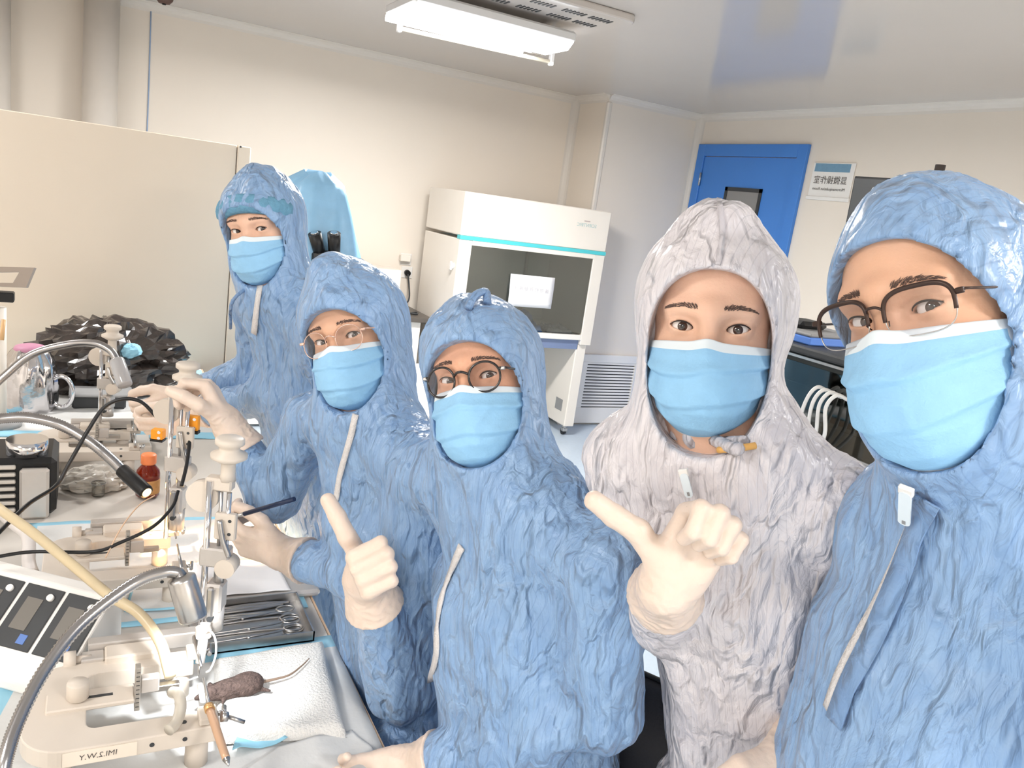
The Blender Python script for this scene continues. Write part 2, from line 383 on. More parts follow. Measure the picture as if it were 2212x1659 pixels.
# ------------------------------------------------------------------ ceiling luminaire (visible)
M_hous = mat('lamp_housing', (226, 224, 222), 0.4)
zl = 2.47
A = onz(845, 32, zl); B = onz(1205, 112, zl); Cc = onz(885, 6, zl)
xa, xb, ya, yb = A[0], A[0]+0.81, Cc[1], A[1]
t = thing('ceiling_light', 'lit fluorescent batten light with bright white diffuser', 'light', ((xa+xb)/2, (ya+yb)/2, zl))
MB().bx((xa, ya, zl+0.012), (xb, yb+0.10, zl+0.06), bev=0.01).build('housing', M_hous, t)
MB().prism([(ya+0.005, zl+0.012), (ya+0.05, zl-0.02), (yb-0.05, zl-0.02), (yb-0.005, zl+0.012)], xa+0.01, xb-0.01, R=np.array([[0, 0, 1], [1, 0, 0], [0, 1, 0]])).build('diffuser', M_lamp, t)
MB().cyl((xa-0.005, yb+0.055, zl-0.005), (xb-0.09, yb+0.055, zl-0.005), 0.017).build('tube', M_lamp, t)
MB().bx((xb-0.12, yb+0.04, zl+0.0), (xb-0.02, yb+0.1, zl+0.03)).build('bracket', M_hous, t)
for xx in (xa+0.1, xb-0.1): MB().cyl((xx, (ya+yb)/2, zc), (xx, (ya+yb)/2, zl+0.05), 0.012).build('hanger', M_hous, t)
area_light('ceiling_light_glow', ((xa+xb)/2, (ya+yb)/2, zl-0.03), xb-xa-0.05, yb-ya-0.1, VISIBLE_LAMP_POWER, (1, 0.975, 0.945))
# slim unlit tube hung behind
a = onz(868, 62, 2.44); b = onz(1186, 133, 2.44)
t = thing('germicidal_lamp', 'slim unlit tube lamp hanging beside the lit batten', 'lamp', ((a[0]+b[0])/2, a[1], 2.44))
MB().cyl(a, b, 0.010).build('tube', mat('tube_glass', (246, 236, 214), 0.2), t)
for e, d in ((a, -1), (b, 1)):
    MB().box(e+V3(0.012*d, 0, 0.012), (0.022, 0.03, 0.06), bev=0.004).build('socket', M_hous, t)
    MB().cyl(e+V3(0.0*d, 0, 0.03), e+V3(0.0*d, 0, zc-2.44), 0.006).build('hanger', M_hous, t)
MB().box((a+b)/2+V3(0, 0.0, 0.03), (abs(b[0]-a[0])*0.92, 0.022, 0.014)).build('reflector', M_steel, t)
# ceiling air unit
ac = thing('air_conditioner', 'flat ceiling air unit with slotted vents behind the light', 'air unit', (1.68, 3.66, zc))
ax0, ax1, ay0, ay1 = 1.16, 2.16, 3.26, 3.80
MB().prism(rrect(ax1-ax0, ay1-ay0, 0.05, cx=(ax0+ax1)/2, cy=(ay0+ay1)/2), zc-0.035, zc, ).build('panel', M_ceil, ac, bevel=0.008)
for cx in (1.24, 1.40, 1.56, 1.72, 1.88, 2.02):
    for cyy in (3.36, 3.50):
        g = MB()
        for k in range(6): g.box((cx-0.05+0.02*k, cyy, zc-0.036), (0.009, 0.05, 0.003))
        g.build('vent_slot', M_dgrey, ac)
# luminaires out of view that light the people
for i, (lx, ly, pw) in enumerate(LIGHT_SPOTS):
    t = thing('ceiling_panel_light', ['square ceiling panel light behind the photographer', 'square ceiling panel light left of the table', 'square ceiling panel light above the partition', 'square ceiling panel light by the blue door wall', 'square ceiling panel light in the rear left corner'][i], 'light', (lx, ly, zc))
    MB().bx((lx-0.32, ly-0.32, zc-0.03), (lx+0.32, ly+0.32, zc), bev=0.006).build('frame', M_hous, t)
    MB().bx((lx-0.29, ly-0.29, zc-0.034), (lx+0.29, ly+0.29, zc-0.029)).build('diffuser', M_lamp, t)
    area_light('panel_glow_%d' % i, (lx, ly, zc-0.05), 0.56, 0.56, pw, (1, 0.975, 0.945))
# ------------------------------------------------------------------ blue door
dr = thing('door_1', 'bright blue door with a dark-framed window in the right wall', 'door', (x1, 4.75, 0), kind='structure')
dy0, dy1, dz = 4.18, 5.33, 2.372; X = x1
f = MB()
f.bx((X-0.03, dy0, 0), (X, dy0+0.085, dz), bev=0.003); f.bx((X-0.03, dy1-0.085, 0), (X, dy1, dz), bev=0.003); f.bx((X-0.03, dy0+0.085, dz-0.09), (X, dy1-0.085, dz), bev=0.003)
f.build('door_frame', M_blue, dr)
leaf = MB().bx((X-0.018, dy0+0.09, 0.01), (X-0.001, dy1-0.09, dz-0.095)).build('door_leaf', M_blue, dr)
wy0, wy1, wz0, wz1 = 4.535, 4.93, 1.5, 2.055
fr = MB(); w = 0.028
fr.bx((X-0.026, wy0, wz0), (X-0.017, wy0+w, wz1)); fr.bx((X-0.026, wy1-w, wz0), (X-0.017, wy1, wz1)); fr.bx((X-0.026, wy0, wz1-w), (X-0.017, wy1, wz1)); fr.bx((X-0.026, wy0, wz0), (X-0.017, wy1, wz0+w))
wf = fr.build('window_frame', M_dgrey, dr)
MB().bx((X-0.021, wy0+w, wz0+w), (X-0.0175, wy1-w, wz1-w)).build('window_pane', mat('door_window_glass', (140, 138, 136), 0.12), dr)
h = MB().box((X-0.022, dy0+0.14, 1.02), (0.008, 0.04, 0.16), bev=0.003); h.tube([(X-0.03, dy0+0.14, 1.05), (X-0.06, dy0+0.15, 1.05), (X-0.065, dy0+0.26, 1.05)], 0.009); h.build('handle', M_steel, leaf)
for hz in (0.3, 1.2, 2.1): MB().cyl((X-0.03, dy1-0.088, hz-0.05), (X-0.03, dy1-0.088, hz+0.05), 0.008).build('hinge', M_steel, dr)
# ------------------------------------------------------------------ sign beside the door (mirror-reversed in the picture)
sg = thing('door_sign', 'white wall sign with blue band and reversed Chinese lettering', 'sign', (X-0.01, 3.94, 2.01))
MB().bx((X-0.012, 3.768, 2.012), (X-0.001, 4.112, 2.255), bev=0.003).build('plate', M_white, sg)
MB().bx((X-0.0135, 3.80, 2.195), (X-0.0118, 4.095, 2.248)).build('blue_band', mat('sign_blue', (118, 158, 184), 0.5, noise=0.1, nscale=30), sg)
MB().bx((X-0.02, 3.762, 2.010), (X-0.001, 4.118, 2.034), bev=0.003).build('holder_lip', M_white, sg)
yl = V3(0, -1, 0); zu = V3(0, 0, 1)
lettering('lettering', '显微操作室', M_ink, (X-0.0135, 3.945, 2.138), yl, zu, 0.056, sg, mirror=True)
lettering('lettering', 'Micromanipulation Room', M_ink, (X-0.0135, 3.945, 2.083), yl, zu, 0.0265, sg, mirror=True)
# ------------------------------------------------------------------ return-air grille on the boxed corner
g = thing('air_grille', 'white return-air grille low on the boxed corner', 'grille', (3.88, YC, 0.1))
gx0, gx1, gz0, gz1 = 3.595, 4.075, 0.155, 0.54
f = MB(); f.bx((gx0-0.09, YC-0.025, gz1), (gx1+0.11, YC, gz1+0.065), bev=0.004); f.bx((gx0-0.09, YC-0.025, 0.02), (gx1+0.11, YC, gz0), bev=0.004)
f.bx((gx0-0.09, YC-0.025, gz0), (gx0, YC, gz1)); f.bx((gx1, YC-0.025, gz0), (gx1+0.11, YC, gz1))
f.build('frame', M_white, g)
MB().bx((gx0, YC-0.004, gz0), (gx1, YC-0.001, gz1)).build('backing', M_dgrey, g)
n = 15; s0 = None
for k in range(n):
    z = gz0+(k+0.5)*(gz1-gz0)/n+0.004
    if s0 is None: s0 = MB().box(((gx0+gx1)/2, YC-0.016, z), (gx1-gx0, 0.004, 0.0165), R=rx(rad(-14))).build('slat', M_white, g); z00 = z
    else:
        c = s0.copy(); COL.objects.link(c); c.parent = g; c.location = s0.location+Vector((0, 0, z-z00))
# ------------------------------------------------------------------ clean bench (laminar-flow hood)
hx0, hx1, hy0, hy1, hz = 2.195, 3.375, 5.04, 5.70, 1.742
cb = thing('clean_bench', 'white laminar-flow clean bench with cyan stripe and glass sash', 'clean bench', ((hx0+hx1)/2, 5.37, 0))
zs = 1.437    # stripe
m = MB(); m.bx((hx0, hy0, zs+0.012), (hx1, hy1, hz), bev=0.006); m.build('fan_box', M_cream, cb)
MB().bx((hx0-0.001, hy0-0.004, zs-0.012), (hx1+0.001, hy0+0.05, zs+0.013)).build('cyan_stripe', M_cyan, cb)
lz = 0.74
MB().bx((hx0, hy0, lz), (hx0+0.095, hy1, zs-0.012), bev=0.004).build('side_panel', M_cream, cb)
MB().bx((hx1-0.095, hy0, lz), (hx1, hy1, zs-0.012), bev=0.004).build('side_panel', M_cream, cb)
MB().bx((hx0+0.095, hy0+0.0, 1.392), (hx1-0.095, hy0+0.03, zs-0.012)).build('sash_header', M_cream, cb)
MB().bx((hx0+0.095, hy1-0.02, 0.80), (hx1-0.095, hy1, zs-0.012)).build('rear_panel', mat('bench_inner_steel', (196, 198, 194), 0.5), cb)
MB().bx((hx0+0.095, hy0+0.0, 0.775), (hx1-0.095, hy1, 0.815), bev=0.005).build('work_surface', M_white, cb)
MB().bx((hx0+0.095, hy0+0.012, 0.83), (hx1-0.095, hy0+0.018, 1.392)).build('sash_glass', thin_glass('sash_glass', (226, 230, 228), 0.25), cb)
for xx in (hx0+0.3, hx1-0.32): MB().bx((xx, hy1-0.05, 0.815), (xx+0.02, hy1-0.02, 1.4)).build('inner_post', M_steel, cb)
MB().bx((hx0+0.095, hy0+0.03, 0.70), (hx1-0.095, hy0+0.06, 0.775)).build('apron', mat('apron_blue_grey', (118, 134, 168), 0.4), cb)
for xx, d in ((hx0, 1), (hx1, -1)):
    xa_, xb_ = (xx+0.015, xx+0.105) if d > 0 else (xx-0.105, xx-0.015)
    MB().bx((xa_, hy0+0.03, 0.085), (xb_, hy1-0.02, lz), bev=0.006).build('leg_panel', M_cream, cb)
MB().bx((hx0+0.1, hy1-0.06, 0.3), (hx1-0.1, hy1-0.03, lz)).build('rear_brace', M_cream, cb)
for xx in (hx0+0.06, hx1-0.06):
    for yy in (hy0+0.09, hy1-0.09):
        k = MB(); k.cyl((xx, yy, 0.085), (xx, yy, 0.055), 0.02); k.bx((xx-0.02, yy-0.02, 0.03), (xx+0.02, yy+0.02, 0.06), bev=0.004)
        ca = k.build('caster', M_steel, cb); MB().cyl((xx-0.012, yy+0.01, 0.027), (xx+0.012, yy+0.01, 0.027), 0.027).build('wheel', M_black, ca)
MB().cyl((hx0-0.02, 5.10, 1.235), (hx0, 5.10, 1.235), 0.022).box((hx0-0.018, 5.10, 1.235), (0.012, 0.03, 0.06), bev=0.004).build('side_knob', M_white, cb)
MB().bx((hx1-0.108, hy0+0.10, 0.19), (hx1-0.1035, hy0+0.2, 0.28)).build('socket_plate', M_grey, cb)
lettering('lettering', 'SCIENTIFIC', mat('logo_teal', (176, 204, 202), 0.5), (hx1-0.20, hy0-0.0015, 1.625), V3(1, 0, 0), zu, 0.034, cb, mirror=True)
MB().box((hx1-0.20, hy0-0.001, 1.655), (0.05, 0.002, 0.008)).build('logo_mark', mat('logo_brown', (186, 172, 168), 0.5), cb)
P = np.zeros((9, 7, 3))
for i in range(9):
    for j in range(7):
        u, v_ = i/8, j/6; P[i, j] = (2.615+0.36*u+0.006*v_, hy0+0.004-0.008*abs(math.sin(v_*2.2+u)), 1.226-0.228*v_)
pn = MB().grid(P).build('paper_notice', M_paper, solid=0.0008); tag(pn, 'white paper notice stuck on the clean bench glass', 'paper')
lettering('lettering', '请 勿 打 开 使 用 中', mat('faint_print', (206, 203, 206), 0.7), (2.79, hy0-0.0105, 1.128), V3(1, 0, -0.04), zu, 0.034, pn, mirror=True)
def blob_cloth(name, label, cat, c, size, m, seed, rotz=0.0, n=22, group=None, sink=0.0):
    P = np.zeros((n, n, 3)); uu = np.linspace(-1, 1, n)
    U, V = np.meshgrid(uu, uu, indexing='ij'); Q = np.stack([U.ravel()*2.2, V.ravel()*2.2, 0*U.ravel()], 1)
    nz = (ridged(warp(Q, 0.5, 1.1, seed), seed)*0.6+vnoise(Q*2.3, seed+5)*0.6).reshape(n, n)
    edge = np.clip(1-np.maximum(np.abs(U), np.abs(V))**6, 0, 1)
    R = rz(rotz)
    loc = np.stack([U*size[0]/2*(1+0.06*nz), V*size[1]/2*(1+0.06*nz.T), (0.15+0.85*np.clip(nz, 0, 1))*size[2]*edge+0.001], -1)
    P = loc@R.T+np.array(c)
    o = MB().grid(P).build(name, m, solid=0.002); return tag(o, label, cat, group)
M_cloth = mat('blue_cloth', (92, 140, 205), 0.7, noise=0.1)
blob_cloth('folded_cloth', 'blue cloth lying inside the clean bench behind the glass', 'cloth', (2.70, 5.22, 0.816), (0.52, 0.26, 0.19), M_cloth, 3)
blob_cloth('plastic_bag', 'clear crumpled plastic bag lying on the clean bench surface', 'bag', (3.12, 5.2, 0.816), (0.22, 0.2, 0.06), mat('cloudy_plastic', (196, 200, 208), 0.25, trans=0.3), 5)
# ------------------------------------------------------------------ lab drawer unit left of the clean bench
bx1, by0 = 2.19, 5.33
lb = thing('lab_drawer_unit', 'white lab drawer unit with dark worktop beside the clean bench', 'cabinet', (1.6, 5.5, 0))
MB().bx((0.95, by0+0.03, 0.02), (bx1-0.08, y1-0.005, 0.79), bev=0.003).build('carcass', M_white, lb)
for (ua, ub) in ((1.03, 1.47), (1.54, 2.02)):
    for (za, zb) in ((0.54, 0.77), (0.29, 0.52), (0.06, 0.27)):
        d = MB().bx((ua, by0+0.012, za), (ub, by0+0.03, zb), bev=0.004).build('drawer', M_white, lb)
        MB().bx((ua+0.03, by0+0.006, zb-0.075), (ub-0.03, by0+0.014, zb-0.03), bev=0.002).build('handle_recess', mat('recess_blue', (140, 172, 226), 0.4), d)
wt = MB().bx((0.9, by0-0.02, 0.792), (bx1-0.005, y1-0.003, 0.825), bev=0.003).build('lab_worktop', mat('worktop_dark', (92, 86, 80), 0.35, noise=0.1)); tag(wt, 'dark speckled worktop on the white drawer unit', 'worktop')
q = ony(848, 600, 5.55)
ps = thing('power_supply', 'white instrument box with blue front on the dark worktop', 'instrument', (1.86, 5.58, 0.825))
MB().bx((1.74, 5.50, 0.826), (1.98, 5.74, 1.13), bev=0.01).build('case', M_cream, ps)
MB().bx((1.765, 5.494, 0.85), (1.965, 5.502, 1.0), bev=0.003).build('front_panel', mat('panel_blue', (86, 120, 190), 0.4), ps)
MB().bx((1.77, 5.494, 1.01), (1.96, 5.502, 1.1), bev=0.003).build('label_panel', M_white, ps)
MB().cyl((1.83, 5.494, 0.93), (1.83, 5.475, 0.93), 0.03).build('dial', M_white, ps); MB().cyl((1.83, 5.476, 0.93), (1.83, 5.468, 0.93), 0.016).build('dial_cap', M_cloth, ps)
MB().bx((1.82, 5.488, 0.985), (1.88, 5.497, 1.02)).build('display', M_black, ps); MB().bx((1.88, 5.488, 0.935), (1.95, 5.497, 0.975)).build('switch', M_white, ps)
vm = thing('bench_mixer', 'small dark mixer with steel cup in front of the instrument box', 'instrument', (1.86, 5.42, 0.825))
MB().lathe((1.86, 5.42, 0.826), (0, 0, 1), [(0.05, 0), (0.055, 0.01), (0.05, 0.035), (0.03, 0.05)]).build('base', M_black, vm)
MB().lathe((1.86, 5.42, 0.876), (0, 0, 1), [(0.045, 0), (0.052, 0.012), (0.05, 0.03), (0.035, 0.034)]).build('cup', M_steel, vm)
tag(MB().tube([(1.92, 5.45, 0.832), (2.0, 5.40, 0.836), (2.06, 5.46, 0.832), (2.12, 5.50, 0.834), (2.10, 5.44, 0.832), (2.03, 5.47, 0.834)], 0.006).build('cable_coil', M_dgrey), 'dark cord coiled on the dark worktop', 'cord')
for k, (pxx, pyy, lbx) in enumerate(((876, 560, 'white plug adapter on the wall above the worktop'), (878, 588, 'wall socket with a black plug above the worktop'))):
    q = ony(pxx, pyy, y1); so = thing('wall_socket', lbx, 'socket', (q[0], y1, q[2]), 'wall sockets by the clean bench')
    MB().box((q[0], y1-0.004, q[2]), (0.09, 0.008, 0.09), bev=0.003).build('plate', M_white, so)
    if k == 0: MB().box((q[0]-0.015, y1-0.03, q[2]+0.01), (0.08, 0.045, 0.05), bev=0.005).build('adapter', M_cream, so)
    else:
        MB().cyl((q[0], y1-0.008, q[2]), (q[0], y1-0.04, q[2]-0.005), 0.022).build('plug', M_black, so)
        MB().tube([(q[0], y1-0.035, q[2]-0.01), (q[0]+0.015, y1-0.05, q[2]-0.1), (q[0]+0.005, y1-0.1, q[2]-0.2), (q[0]-0.06, y1-0.12, q[2]-0.26)], 0.006).build('cord', M_dgrey, so)
# ------------------------------------------------------------------ shrouded microscope on the far bench
msx = atd(702, 515, 2.9)
mt = thing('side_bench', 'plain white side bench under the shrouded microscope', 'bench', (1.15, 3.2, 0))
MB().bx((0.72, 2.75, 0.84), (1.5, 3.65, 0.87), bev=0.003).build('top', M_white, mt)
for xx in (0.76, 1.46):
    for yy in (2.8, 3.6): MB().bx((xx-0.02, yy-0.02, 0), (xx+0.02, yy+0.02, 0.84)).build('leg', M_alu, mt)
ms = thing('microscope', 'microscope under a pale blue plastic shroud with black eyepieces', 'microscope', (msx[0]+0.1, msx[1]+0.1, 0.87))
c0 = msx+V3(0.02, 0.14, 0); n, nv = 40, 26
zz = np.linspace(0.875, c0[2]+0.225, nv); P = np.zeros((n, nv, 3))
for i in range(n):
    a = 2*math.pi*i/n
    for j in range(nv):
        v_ = j/(nv-1); w_ = (0.20*(1-v_)**0.8+0.085) if v_ < 0.97 else 0.05
        wr = 1+0.07*math.sin(5*a+3*v_*2)+0.05*math.sin(11*a-4*v_)
        P[i, j] = (c0[0]+w_*wr*math.cos(a)*1.0-0.02*v_, c0[1]+0.8*w_*wr*math.sin(a)+0.03, zz[j]+0.01*math.sin(3*a)*v_)
sh = MB(); sh.grid(P, closed_u=True); sh.add(P[:, -1, :], [tuple(range(n))]); sh.build('shroud', mat('shroud_blue', (150, 200, 236), 0.35, noise=0.08, bump=0.5, bscale=30), ms)
for dx in (-0.033, 0.033):
    e = msx+RI*dx*1.0; d = unit(UP*0.75-FW*0.5+RI*dx*3)
    ep = MB().cyl(e-d*0.07, e+d*0.02, 0.021, 0.024).build('eyepiece', M_black, ms)
    MB().cyl(e+d*0.019, e+d*0.024, 0.0135).build('eye_lens', M_chrome, ep)
MB().box(msx-UP*0.065+FW*0.05, (0.11, 0.08, 0.05), R=np.stack([RI, -FW, UP], 1), bev=0.012).build('eyepiece_head', M_black, ms)
MB().box(msx-UP*0.15+FW*0.09, (0.14, 0.12, 0.11), R=np.stack([RI, -FW, UP], 1), bev=0.02).build('microscope_body', M_cream, ms)
# ------------------------------------------------------------------ dark display on a stand near the blue-door wall
XM = 3.3; ta = onx(1843, 381, XM); tb = onx(2066, 393, XM); bt = onx(1820, 548, XM+0.02)
mo = thing('display_screen', 'dark flat display on a pole stand beside the door sign', 'display', ((ta[0]+tb[0])/2, (ta[1]+tb[1])/2, 0))
ex = unit(tb-ta); ez0 = unit(bt-ta); wd_ = np.linalg.norm(tb-ta); ht_ = 0.62
nrm = unit(np.cross(ex, ez0)); ez = -ez0
Rm = np.stack([ex, np.cross(-ez0, ex), -ez0], 1); Rm[:, 2] = unit(np.cross(Rm[:, 0], Rm[:, 1]))
cc = ta+ex*wd_/2+ez0*ht_/2
MB().box(cc, (wd_, 0.035, ht_), R=Rm, bev=0.004).build('bezel', M_black, mo)
sidey = Rm[:, 1]*(1 if (CAM-cc)@Rm[:, 1] > 0 else -1)
MB().box(cc+sidey*0.0185, (wd_-0.02, 0.003, ht_-0.02), R=Rm).build('screen', mat('screen_off', (78, 80, 82), 0.3), mo)
pp = onx(2014, 352, XM+0.05)
MB().cyl((pp[0]+0.06, pp[1], 0.02), (pp[0]+0.06, pp[1], pp[2]), 0.022).build('pole', mat('pole_brown', (84, 76, 72), 0.4), mo)
MB().box((pp[0]+0.03, pp[1], cc[2]), (0.09, 0.12, 0.12), bev=0.01).build('mount', M_black, mo)
MB().lathe((pp[0]+0.06, pp[1], 0), (0, 0, 1), [(0.24, 0), (0.24, 0.015), (0.05, 0.03)]).build('base', M_black, mo)
# ------------------------------------------------------------------ dark glass cabinet with cables behind the man
XE = 2.05; ca = onx(1640, 690, XE); cbp = onx(1880, 765, XE)
ec = thing('equipment_cabinet', 'dark glass-fronted equipment cabinet between the two standing people', 'cabinet', (XE+0.25, 1.9, 0))
cy0, cy1, ct = 1.35, 2.2, 1.40
MB().bx((XE+0.02, cy0, 0.05), (XE+0.5, cy1, ct-0.04), bev=0.01).build('case', mat('cabinet_grey', (92, 98, 98), 0.45, noise=0.1), ec)
MB().bx((XE-0.02, cy0-0.02, ct-0.04), (XE+0.52, cy1+0.02, ct-0.015), bev=0.006).build('top_edge', M_dgrey, ec)
MB().bx((XE-0.024, cy0-0.01, ct-0.052), (XE-0.018, cy1+0.01, ct-0.044)).build('steel_strip', M_steel, ec)
MB().bx((XE-0.004, cy0+0.03, 0.12), (XE+0.004, cy1-0.03, ct-0.07)).build('glass_door', thin_glass('smoked_glass', (150, 158, 155), 0.3), ec)
for zz_ in (ct-0.17, ct-0.27, ct-0.42):
    MB().bx((XE+0.008, cy0+0.05, zz_), (XE+0.022, cy1-0.05, zz_+0.03)).build('shelf', mat('shelf_olive', (128, 132, 122), 0.5), ec)
MB().bx((XE-0.01, cy0+0.05, ct-0.33), (XE+0.02, cy0+0.5, ct-0.30), bev=0.004).build('patch_strip', M_grey, ec)
for k in range(4):
    q = onx(1768+14*k, 846+6*k, XE-0.05)
    MB().tube([q+V3(0.045, 0, 0.0), q+V3(0, 0.008, 0.012), q+V3(-0.02, 0.02, -0.03), q+V3(-0.015, 0.03-0.008*k, -0.11), q+V3(0.02, 0.02+0.01*k, -0.2)], 0.006).build('patch_cable', M_white, ec)
q = onx(1735, 716, XE+0.1)
bb = thing('storage_box', 'low blue-rimmed black box on the dark cabinet', 'box', (XE+0.15, q[1], ct-0.015))
MB().bx((XE+0.03, q[1]-0.1, ct-0.014), (XE+0.3, q[1]+0.13, ct+0.012), bev=0.004).build('body', mat('box_blue', (96, 142, 226), 0.35), bb)
MB().bx((XE+0.03, q[1]-0.1, ct+0.013), (XE+0.3, q[1]+0.13, ct+0.024), bev=0.004).build('lid', M_grey, bb)
MB().bx((XE+0.09, q[1]+0.0, ct+0.025), (XE+0.22, q[1]+0.11, ct+0.05), bev=0.012).build('grip', M_black, bb)
# ================================================================== PEOPLE
# ---- signed-distance modelling on a grid, meshed with surface nets
class Field:
    def __init__(s, lo, hi, h):
        s.lo = np.array(lo, float); s.h = h; s.n = np.ceil((np.array(hi)-s.lo)/h).astype(int)+1
        s.d = np.full(tuple(s.n), 0.12, np.float32)
    def sub(s, lo, hi):
        a = np.clip(np.floor((np.array(lo)-s.lo)/s.h).astype(int), 0, s.n-1); b = np.clip(np.ceil((np.array(hi)-s.lo)/s.h).astype(int)+1, 1, s.n)
        if (b <= a).any(): return None, None
        ax = [s.lo[i]+s.h*np.arange(a[i], b[i]) for i in range(3)]
        X, Y, Z = np.meshgrid(*ax, indexing='ij', copy=False)
        return tuple(slice(a[i], b[i]) for i in range(3)), np.stack([X, Y, Z], -1)
    def union(s, fn, lo, hi, k=0.02, margin=0.05):
        sl, P = s.sub(np.array(lo)-margin-k, np.array(hi)+margin+k)
        if sl is None: return s
        d = fn(P).astype(np.float32); o = s.d[sl]
        h = np.clip(0.5+0.5*(o-d)/max(k, 1e-6), 0, 1); s.d[sl] = o*(1-h)+d*h-k*h*(1-h); return s
    def cut(s, fn, lo, hi, k=0.004, margin=0.05):
        sl, P = s.sub(np.array(lo)-margin, np.array(hi)+margin)
        if sl is None: return s
        d = -fn(P).astype(np.float32); o = s.d[sl]
        h = np.clip(0.5-0.5*(o-d)/max(k, 1e-6), 0, 1); s.d[sl] = o*(1-h)+d*h+k*h*(1-h); return s
    def cap(s, a, b, ra, rb=None, k=0.02):
        a = np.array(a, float); b = np.array(b, float); rb = ra if rb is None else rb; r = max(ra, rb)
        return s.union(lambda P: f_cap(P, a, b, ra, rb), np.minimum(a, b)-r, np.maximum(a, b)+r, k)
    def ell(s, c, r, k=0.02, A=None, cut=False):
        """ellipsoid; A columns are its axes"""
        c = np.array(c, float); r = np.array(r, float); m = r.max()
        fn = lambda P: f_ell(P, c, r, A)
        return s.cut(fn, c-m, c+m, k) if cut else s.union(fn, c-m, c+m, k)
    def mesh(s):
        d = s.d; sg = d < 0; c = np.zeros(tuple(s.n-1), np.int8)
        for i in (0, 1):
            for j in (0, 1):
                for k in (0, 1): c += sg[i:i+s.n[0]-1, j:j+s.n[1]-1, k:k+s.n[2]-1]
        mask = (c > 0) & (c < 8); ijk = np.argwhere(mask); idx = np.full(mask.shape, -1, np.int64); idx[mask] = np.arange(len(ijk))
        acc = np.zeros((len(ijk), 3)); cnt = np.zeros(len(ijk))
        offs = [(i, j, k) for i in (0, 1) for j in (0, 1) for k in (0, 1)]
        val = {o: d[ijk[:, 0]+o[0], ijk[:, 1]+o[1], ijk[:, 2]+o[2]] for o in offs}
        for o in offs:
            for ax in range(3):
                if o[ax] == 0:
                    p = list(o); p[ax] = 1; p = tuple(p); v0, v1 = val[o], val[p]; cr = (v0 < 0) != (v1 < 0)
                    t = np.where(cr, v0/np.where(cr, v0-v1, 1), 0); pos = np.tile(np.array(o, float), (len(ijk), 1)); pos[:, ax] = t
                    acc += np.where(cr[:, None], pos, 0); cnt += cr
        V = s.lo+s.h*(ijk+acc/cnt[:, None]); F_ = []
        for ax in range(3):
            sl0 = [slice(None)]*3; sl1 = [slice(None)]*3; sl0[ax] = slice(0, -1); sl1[ax] = slice(1, None)
            a0 = sg[tuple(sl0)]; a1 = sg[tuple(sl1)]; e = np.argwhere(a0 != a1)
            b_, c_ = (ax+1) % 3, (ax+2) % 3
            ok = (e[:, b_] >= 1) & (e[:, c_] >= 1) & (e[:, b_] < s.n[b_]-1) & (e[:, c_] < s.n[c_]-1); e = e[ok]
            def cell(db, dc):
                q = e.copy(); q[:, b_] += db; q[:, c_] += dc; return idx[q[:, 0], q[:, 1], q[:, 2]]
            quad = np.stack([cell(-1, -1), cell(0, -1), cell(0, 0), cell(-1, 0)], 1)
            fl = ~a0[e[:, 0], e[:, 1], e[:, 2]]
            quad[fl] = quad[fl][:, ::-1]; F_.append(quad)
        return V, np.concatenate(F_)
def f_cap(P, a, b, ra, rb):
    ab = b-a; t = np.clip(((P-a)@ab)/max(ab@ab, 1e-12), 0, 1); return np.linalg.norm(P-a-t[..., None]*ab, axis=-1)-(ra+(rb-ra)*t)
def f_ell(P, c, r, A=None):
    q = P-c
    if A is not None: q = q@A
    k0 = np.linalg.norm(q/r, axis=-1); k1 = np.linalg.norm(q/(r*r), axis=-1); return k0*(k0-1)/np.maximum(k1, 1e-9)
def quads_to_obj(name, V, Fq, m, parent, flip=False, attr=None):
    off = np.zeros(3); p = parent
    while p is not None: off += np.array(p.location); p = p.parent
    if flip: Fq = Fq[:, ::-1]
    me = bpy.data.meshes.new(name); me.vertices.add(len(V)); me.vertices.foreach_set('co', (V-off).ravel())
    me.loops.add(Fq.size); me.loops.foreach_set('vertex_index', Fq.ravel().astype(np.int32))
    me.polygons.add(len(Fq)); me.polygons.foreach_set('loop_start', np.arange(0, Fq.size, 4, dtype=np.int32))
    me.update(calc_edges=True); me.polygons.foreach_set('use_smooth', np.ones(len(Fq), bool))
    me.materials.append(m)
    if attr is not None:
        a = me.attributes.new('lateral', 'FLOAT', 'POINT'); a.data.foreach_set('value', attr.astype(np.float32))
    me.update(); return link(name, me, parent)
def vnormals(V, Fq):
    n = np.cross(V[Fq[:, 2]]-V[Fq[:, 0]], V[Fq[:, 3]]-V[Fq[:, 1]]); N = np.zeros_like(V)
    for k in range(4): np.add.at(N, Fq[:, k], n)
    return N/np.maximum(np.linalg.norm(N, axis=1, keepdims=True), 1e-12)

def skin_mat(name, rgb):
    m = mat(name, rgb, 0.48, noise=0.07, nscale=26, bump=0.12, bscale=320, sss=0.12, spec=0.4); return m
M_blueSuit = fabric('blue_coverall', (140, 172, 209), (122, 156, 198), stripes=(66, 100, 150))
M_whiteSuit = fabric('white_coverall', (224, 219, 222), (208, 203, 208), stripes=(140, 138, 150))
M_maskblue = mat('mask_blue', (150, 200, 236), 0.7, noise=0.05, nscale=60, bump=0.25, bscale=260)
M_maskwhite = mat('mask_white', (226, 236, 242), 0.7, noise=0.02)
M_glove = mat('latex_glove', (228, 208, 192), 0.42, noise=0.06, nscale=40, bump=0.35, bscale=70, sss=0.08)
M_cuff = mat('glove_cuff_white', (228, 228, 228), 0.6, noise=0.04, bump=0.3, bscale=120)
M_hair = mat('black_hair', (30, 26, 26), 0.5, noise=0.3, nscale=200)
M_brow = mat('eyebrow_hair', (88, 68, 60), 0.6)
